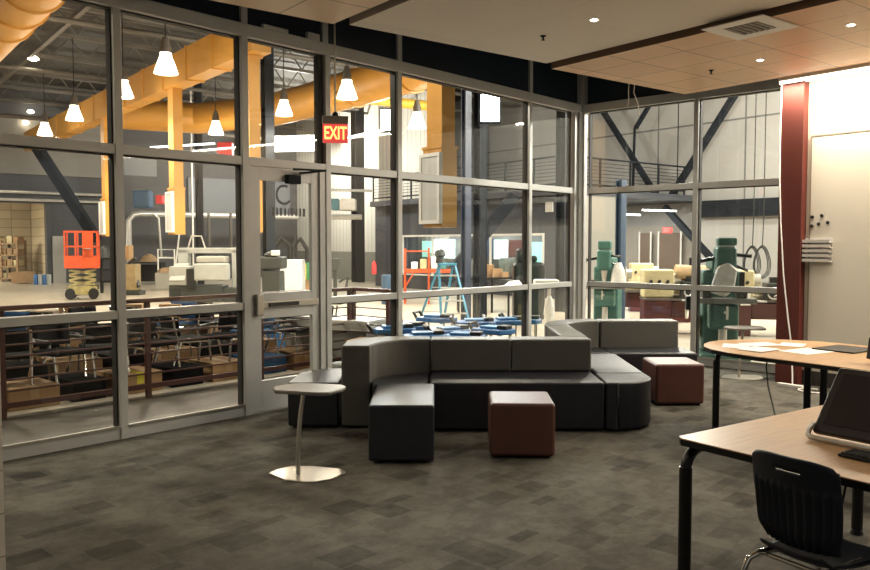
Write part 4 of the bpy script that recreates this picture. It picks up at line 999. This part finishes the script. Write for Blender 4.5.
# cardboard on tables behind ladder, dark table
t=machine('dark work table with brown boxes on it behind the ladder',486,19.5,[
 ('table_top',black,lambda b:b.box(-.75,1.0,-.4,.4,.80,.85),0),('table_leg',black,lambda b:b.box(-.7,-.65,-.35,-.3,0,.8).box(.9,.95,-.35,-.3,0,.8).box(.1,.15,-.35,-.3,0,.8).box(-.7,-.65,.3,.35,0,.8).box(.9,.95,.3,.35,0,.8),0)],'shop_table','table')
for k,(px,w_,h_) in enumerate(((479,.28,.18),(487,.25,.30),(495,.24,.20),(502,.18,.12))):
    x,y=W(px,19.4); tag(MB().box(-w_/2,w_/2,-.15,.15,0,h_).build('cardboard_box',card,loc=(x,y,.852),rz=CAMR+.2*k),['left brown box on the dark shop table','tallest brown box on the dark shop table','third brown box on the dark shop table','small brown box at right on the dark shop table'][k],'box','boxes on the dark shop table')
t=machine('low dark table with a white sheet heap near the corner post',509,16.0,[
 ('table_top',black,lambda b:b.box(-.7,.4,-.35,.35,.70,.75),0),('table_leg',black,lambda b:b.box(-.66,-.62,-.3,-.26,0,.7).box(-.05,-.01,-.3,-.26,0,.7).box(.3,.34,-.3,-.26,0,.7),0),('sheet_heap',poly,lambda b:b.add([(-.2,-.3,.75),(.35,-.3,.75),(.3,.3,.75),(-.15,.3,.75),(0,0,.90),(.2,.05,.93)],[(0,1,5,4),(1,2,5),(2,3,4,5),(3,0,4),(0,3,2,1)]),0)],'shop_table','table')
machine('dark machine bulk silhouetted against the green tinted window',530,17.5,[
 ('machine_body',blackm,lambda b:b.prism([(-.38,-.3),(.30,-.3),(.34,.3),(-.36,.3)],0,1.25),.08),
 ('machine_head',blackm,lambda b:b.prism([(-.30,-.2),(.02,-.2),(.02,.2),(-.30,.2)],1.25,1.55).box(.02,.16,-.1,.1,1.25,1.40),.06)],'dark_machine','machine')
x,y=W(547,13.8); t=thing('wrapped_stand','white wrapped roll on a stand near the corner post','stand',(x,y,0),CAMR)
MB().box(-.22,.20,-.15,.15,.92,1.04).build('white_tray',grillf,t,bev=.03); MB().tube([(0,0,.0),(.05,0,.92)],.03,8).build('pole',galv,t); MB().lathe([(.07,.35),(.10,.45),(.08,.62),(.04,.75)],10,(.04,-.05,0)).build('wrapped_roll',poly,t,smooth=True)

# ---- stored chairs, boxes behind the railing
def stored_chair(label, m, g, scale=1):
    t=thing('stored_chair',label,'chair',(0,0,0),0,g)
    bk=MB(); V=[];Fc=[]
    for j in range(7):
        for i in range(7):
            s_=-1+i/3; V.append((s_*.21,.22+.03*j/6-.05*s_*s_+0,.34+.22*j/6))
    for j in range(6):
        for i in range(6): a=j*7+i; Fc.append((a,a+1,a+8,a+7))
    o=bk.add(V,Fc).build('backrest',m,t,smooth=True); q=o.modifiers.new('thick','SOLIDIFY'); q.thickness=.025
    MB().box(-.22,.22,-.22,.20,.26,.31).build('seat',m,t,bev=.02)
    for sx in (-.22,.22):
        MB().tube([(sx,-.24,0),(sx,-.20,.26),(sx,.20,.27),(sx,.26,.56)],.014,8).build('side_frame',chrome,t,smooth=True)
        MB().tube([(sx,.26,0),(sx,.16,.26)],.014,8).build('leg',chrome,t,smooth=True)
        MB().tube([(sx*1.1,-.20,.42),(sx*1.1,.22,.42)],.018,8).build('armrest',black,t,smooth=True)
    return t
blackfab=mat('black_fabric',(.006,.006,.007),.9,spec=.1); bluefab=mat('blue_fabric',(.012,.06,.15),.8,spec=.2)
PB=stored_chair('x',blackfab,'black chairs stored behind the railing'); PL=stored_chair('x',bluefab,'blue chairs stored behind the railing')
def boxat(px,F,z0,w,d,h,label,m=card,rz=0,g='cardboard boxes behind the railing',tp=False):
    x,y=W(px,F); t=thing('cardboard_box',label,'box',(x,y,z0),CAMR+rz,g)
    c_=MB().box(-w/2,w/2,-d/2,d/2,0,h).build('carton',m,t,bev=.004)
    MB().box(-.03,.03,-d/2-.002,d/2+.002,h*.6,h+.0025).build('packing_tape',tape if tp else mat('clear_tape',(.45,.30,.16),.4),c_)
    return t
first=[True,True]
def putchair(kind,x,y,z,rz,label,tilt=0):
    proto=(PB,PL)[kind]
    t=proto if first[kind] else copy_tree(proto)
    first[kind]=False
    t.location=(x,y,z); t.rotation_euler=(tilt,0,rz); t['label']=label; return t
names=['first','second','third','fourth','fifth','sixth','seventh','eighth','ninth','tenth']
rq=random.Random(11)
for i in range(10):
    x=2.62+i*.50; kind=1 if i in (7,) else 0
    putchair(kind,x,8.58+.12*(i%2),.225,radians(rq.choice([-70,20,100,160])+rq.uniform(-15,15)),('blue' if kind else 'black')+' stored chair just behind railing, %s from the left'%names[i])
for i in range(9):
    x=2.8+i*.52
    putchair(1 if i in (1,5,8) else 0,x,9.30+.1*(i%2),.33,radians(rq.choice([-70,20,100,160])+rq.uniform(-15,15)),('blue' if i in (1,5,8) else 'black')+' stored chair in the rear row, %s from the left'%names[i])
x0_=2.42
for i in range(8):
    w_=(.44,.50,.36,.52,.40,.46,.50,.42)[i]; m_=(card,card,blackfab,card,blackfab,card,bluefab,card)[i]
    t=thing('cardboard_box' if m_ is card else 'storage_case',{card:'flat brown carton',blackfab:'black storage case',bluefab:'blue storage case'}[m_]+' on floor behind railing, %s from left'%names[i],'box' if m_ is card else 'case',(x0_+w_/2,8.60,0),0,'low boxes under the front chairs')
    c_=MB().box(-w_/2,w_/2,-.26,.30,0,.22).build('carton' if m_ is card else 'case_body',m_,t,bev=.004)
    if m_ is card: MB().box(-.04,.04,-.262,.302,.10,.2215).build('packing_tape',tape if i in (0,3) else MT.get('clear_tape') or mat('clear_tape',(.45,.30,.16),.4),c_)
    x0_+=w_+.13
for i in range(7):
    x=2.8+i*.62; bl=i%2
    t=thing('storage_case' if bl else 'cardboard_box',('black case' if bl else 'brown carton')+' in the rear row on floor, %s from left'%names[i],'case' if bl else 'box',(x,9.35,0),0,'low boxes under the rear chairs')
    MB().box(-.25,.25,-.28,.28,0,.33).build('case_body' if bl else 'carton',blackfab if bl else card,t,bev=.004)
for i in range(8):
    w_=(.50,.36,.52,.44,.40,.55,.42,.5)[i]; hh_=(.52,.70,.58,.44,.66,.56,.50,.60)[i]; m_=(blackfab,card,blackfab,bluefab,blackfab,card,blackfab,bluefab)[i]
    nm={card:('cardboard_box','upright brown carton','box'),blackfab:('storage_case','tall black case','case'),bluefab:('storage_case','tall blue case','case')}[m_]
    t=thing(nm[0],nm[1]+' in third row behind the railing, %s from left'%names[i],nm[2],(3.1+i*.60,10.05,0),radians((i*7)%11-5),'upright cases in the third row')
    MB().box(-w_/2,w_/2,-.2,.2,0,hh_).build('carton' if m_ is card else 'case_body',m_,t,bev=.006)
    if m_ is not card: MB().tube([(-.1,0,hh_),(-.1,0,hh_+.05),(.1,0,hh_+.05),(.1,0,hh_)],.012,6).build('carry_handle',black,t)
for px,F,z0,w,h,lb in ((75,9.8,.0,.30,.92,'tall upright brown carton standing left of first mullion'),(133,10.2,.0,.30,.89,'tall upright brown carton just right of first mullion'),(172,10.6,.0,.28,.86,'tall upright brown carton behind the second railing post'),(200,10.9,0,.26,.70,'brown carton left of the door mullion'),(41,10.0,0,.40,.82,'grey brown carton near the first railing post'),(3,9.9,0,.25,.80,'brown carton at far left edge behind railing')):
    boxat(px,F,z0,w,.3,h,lb,g='tall cartons behind the railing',m=card if px!=41 else mat('grey_carton',(.16,.13,.09),.8))
# stacked white boards & pallets at right end of railing
x,y=W(345,11.0); t=thing('board_stack','stack of white boards on a cart behind the short railing','stack',(x,y,0),CAMR+radians(-25))
for k in range(4): MB().box(-.85,.55,-.35,.35,.50+k*.035,.53+k*.035).build('board',grillf if k==3 else pale,t)
MB().box(-.80,.5,-.3,.3,.12,.50).build('cart_body',mat('cart_grey',(.22,.22,.20),.6),t)
for a in (-.7,.4):
    for b in (-.25,.25): MB().tube([(a,b-.02,.06),(a,b+.02,.06)],.06,12).build('wheel',rubber,t)
boxat(375,9.9,.30,.62,.45,.16,'wide flat carton beside the white board stack',rz=radians(-20),g=None)
boxat(375,9.95,0,.60,.45,.298,'lower carton holding up the flat carton',rz=radians(-20),g=None)
# blue carts seen over the sofa back
def blue_cart(label,px,F,z,rz):
    t=thing('blue_trolley',label,'trolley',(*W(px,F),0),rz,'blue trolleys behind the sofa')
    MB().prism([(-.26,-.17),(.20,-.20),(.28,-.05),(.26,.15),(-.2,.2),(-.28,.05)],z-.07,z).build('blue_tray',bluep,t,bev=.02)
    MB().prism([(-.16,-.11),(.10,-.12),(.13,.1),(-.15,.11)],z+.0005,z+.035).build('inner_pad',mat('blue_light',(.06,.22,.45),.4),t,bev=.01)
    MB().tube([(-.30,-.05,z-.04),(-.36,-.05,z+.05),(-.34,.08,z+.06),(-.28,.1,z-.03)],.022,8).build('handle',black,t,smooth=True)
    MB().box(.10,.24,-.1,.08,z+.0005,z+.05).build('black_clamp',black,t,bev=.01)
    for a in (-.2,.18):
        for b in (-.13,.12): MB().tube([(a,b,.0),(a,b,z-.07)],.014,6).build('leg',chrome,t)
    return t
for k,(px,F,z,rz) in enumerate(((394,10.3,.57,.3),(410,10.9,.55,-.9),(424,10.0,.52,.2),(437,11.5,.60,-.5),(450,10.5,.53,.5),(464,10.1,.50,-.3),(476,11.2,.57,.1),(494,10.7,.52,-.6),(508,11.5,.56,.3),(524,12.0,.53,-.2))):
    blue_cart('blue trolley behind the sofa back, %s from the left'%names[k],px,F,z,CAMR+rz)

# ---- mills and lathes at right
def mill(label, x, y, rz, s=1.0, H=1.95):
    t=thing('milling_machine',label,'milling machine',(x,y,0),rz,'green vertical milling machines'); t.scale=(s,s,s)
    MB().box(-.32,.36,-.42,.42,0,.10).build('base',green,t,bev=.03)
    MB().prism([(-.26,-.05),(.24,-.05),(.28,.40),(-.28,.40)],.10,1.28).build('column',green,t,bev=.05,seg=3)
    MB().box(-.20,.20,-.35,-.06,.45,.80).build('knee',green,t,bev=.04)
    MB().tube([(0,-.22,.1),(0,-.22,.45)],.06,12).build('lead_screw',galv,t,smooth=True)
    MB().box(-.17,.17,-.30,.45,1.285,1.46).build('ram',green,t,bev=.04)
    MB().prism([(-.13,-.50),(.13,-.50),(.15,-.20),(-.15,-.20)],1.20,1.62).build('head',green,t,bev=.05,seg=3)
    MB().box(-.12,.14,-.47,-.23,1.625,H-.04).build('motor',green,t,bev=.03)
    MB().box(-.30,-.18,-.42,-.2,.895,1.0).box(.16,.3,-.38,-.2,.895,.98).build('vise',dgrey,t,bev=.01)
    MB().box(-.52,-.43,-.4,-.2,.72,.92).build('power_feed',black,t,bev=.02)
    MB().tube([(.0,-.62,.7),(.0,-.42,.7)],.02,8).tube([(.0,-.62,.62),(.0,-.62,.80)],.015,6).build('knee_crank',galv,t)
    MB().lathe([(.035,.98),(.05,1.08),(.065,1.20)],12,(0,-.36,0)).build('spindle',galv,t,smooth=True)
    MB().box(-.42,.42,-.42,-.16,.82,.89).build('work_table',mat('mill_table',(.22,.22,.21),.4,.5),t,bev=.008)
    for sx in (-.47,.47): MB().lathe([(.0,0),(.10,.0),(.10,.02),(.0,.02)],16).build('hand_wheel',galv,t).location=(sx,-.29,.84)
    MB().tube([(.14,-.35,1.5),(.34,-.40,1.48)],.025,8).tube([(.14,-.3,1.35),(.30,-.36,1.28)],.02,8).build('feed_lever',black,t,smooth=True)
    MB().cb((.27,.1,1.1),(.10,.2,.3)).build('switch_box',black,t,bev=.01)
    MB().bar((-.14,-.3,1.45),(-.40,-.4,1.40),.05).lathe([(.07,-.05),(.07,.06)],10,(-.42,-.4,1.40)).build('side_lamp',black,t)
    return t
x,y=W(722,11.5); t=mill('large green vertical milling machine outside the right glass bay',x,y,CAMR+radians(-12),1.0,1.78)
MB().add([(-.12,-.55,1.34),(.02,-.56,1.40),(.14,-.54,1.30),(.10,-.56,1.02),(-.02,-.58,.92),(-.22,-.55,.98),(-.12,-.40,1.34),(.02,-.38,1.40),(.14,-.40,1.30),(.10,-.40,1.02),(-.02,-.38,.92),(-.22,-.40,.98)],
   [(0,1,2,3,4,5),(6,11,10,9,8,7),(0,6,7,1),(1,7,8,2),(2,8,9,3),(3,9,10,4),(4,10,11,5),(5,11,6,0)]).build('plastic_cover',poly,t,bev=.04,seg=3)
MB().box(-.34,-.285,-.02,.22,.30,.62).build('yellow_plate',mat('sign_yellow',(.55,.50,.20),.5),t)
MB().tube([(-.36,.08+.10*cos(a),.16+.10*sin(a)) for a in [i*2*pi/18 for i in range(19)]],.022,8).build('hose_ring',rubber,t,smooth=True)
MB().box(-.30,-.285,-.05,.18,.86,1.10).build('notice_sheet',paper,t)
x,y=W(607,15.8); t=mill('smaller green milling machine behind the rear sofa corner',x,y,CAMR+radians(-20),.95,1.84)
MB().lathe([(.16,.92),(.13,1.2),(.06,1.36)],10,(.28,-.35,0)).build('plastic_cover',poly,t,smooth=True)
def lathe_m(label,px,F,L,rz,wheel=True,cover=False):
    t=thing('metal_lathe',label,'lathe',(*W(px,F),0),rz,'cream and maroon metal lathes')
    MB().box(-L/2,-L/2+.5,-.25,.25,0,.62).box(L/2-.4,L/2,-.25,.25,0,.62).box(-L/2+.5,L/2-.4,-.18,.2,.3,.60).build('maroon_base',maroon,t,bev=.02)
    MB().box(-L/2,L/2,-.32,.30,.62,.66).build('chip_tray',mat('tray_dark',(.10,.08,.07),.5),t,bev=.005)
    MB().box(-L/2+.3,L/2,-.12,.14,.66,.84).build('bed',cream,t,bev=.01)
    MB().box(-L/2,-L/2+.55,-.22,.24,.66,1.18).build('headstock',cream,t,bev=.035,seg=3)
    MB().tube([(-L/2+.55,0,1.0),(-L/2+.68,0,1.0)],.11,18).build('chuck',galv,t,smooth=True)
    MB().box(-.05,.22,-.26,.2,.84,.96).build('carriage',dgrey,t,bev=.02)
    MB().box(L/2-.35,L/2-.05,-.10,.12,.84,1.08).build('tailstock',cream,t,bev=.03)
    for k,xx in enumerate((-L/2+.12,-L/2+.27,-L/2+.42)): MB().tube([(xx,-.22,.95),(xx,-.30,.97)],.03,8).build('lever',black,t)
    MB().box(-.12,.30,-.31,-.25,.62,.86).build('apron',black,t,bev=.01)
    MB().tube([(-L/2+.3,-.2,.72),(L/2-.1,-.2,.72)],.018,8).build('feed_rod',galv,t)
    MB().box(.02,.14,-.16,-.02,.96,1.06).build('tool_post',black,t,bev=.01)
    if wheel: MB().tube([(.06,-.30+.0,.72)]+[(.06+.10*cos(a),-.32,.78+.10*sin(a)) for a in [i*2*pi/16 for i in range(17)]],.015,6).build('hand_wheel',galv,t,smooth=True)
    if cover: MB().tube([(-L/2+.6,0,1.12),(L/2-.1,0,1.10)],.15,14).build('canvas_cover',mat('tan_canvas',(.48,.34,.18),.7,noise=.2),t,smooth=True)
    return t
lathe_m('cream and maroon lathe directly behind the rear sofa backrest',645,17.2,1.9,CAMR+radians(-8))
lathe_m('lathe under tan canvas cover left of big green mill',684,14.8,1.5,CAMR+radians(-6),cover=True)
lathe_m('cream and maroon lathe beside the red column',768,14.4,1.6,CAMR+radians(-12))
lathe_m('farther cream lathe behind the canvas covered one',676,19.6,2.2,CAMR+radians(-8))
tag(MB().tube([(.17*cos(a),0,.17*sin(a)) for a in [i*2*pi/20 for i in range(21)]]+[(0,0,0),(-.17,0,0)],.022,8).build('wheel_rim',galv,smooth=True,loc=(*W(688,12.6),.66),rz=CAMR+radians(70)),'bright steel hand wheel left of the big green mill','wheel')
tag(MB().box(-.08,.08,0,.02,0,.26).build('notice',paper,loc=(*W(747,13.4),.62),rz=CAMR),'white notice on the maroon lathe base near red column','notice')

# ================================================================ CAMERA, WORLD
cd = bpy.data.cameras.new('camera'); cam = bpy.data.objects.new('camera', cd); C.objects.link(cam)
cd.sensor_width = 36; cd.lens = FOC/870*36; cd.clip_end = 200; cd.clip_start = .05
cam.location = (0,0,EYE); cam.rotation_euler = (pi/2-PITCH, 0, YAW-pi/2)
sc = bpy.context.scene; sc.camera = cam
w = bpy.data.worlds.new('night'); sc.world = w; w.use_nodes = True
w.node_tree.nodes['Background'].inputs[0].default_value = (.93,.90,.84,1); w.node_tree.nodes['Background'].inputs[1].default_value = .31
sc.view_settings.view_transform = 'Standard'; sc.view_settings.look = 'None'; sc.view_settings.gamma = 1; sc.view_settings.exposure = 0.0
sc.cycles.max_bounces = 10; sc.cycles.transparent_max_bounces = 24; sc.cycles.diffuse_bounces = 3; sc.cycles.glossy_bounces = 4
sc.cycles.caustics_reflective = False; sc.cycles.caustics_refractive = False; sc.cycles.sample_clamp_indirect = 4
sc.cycles.use_denoising = True
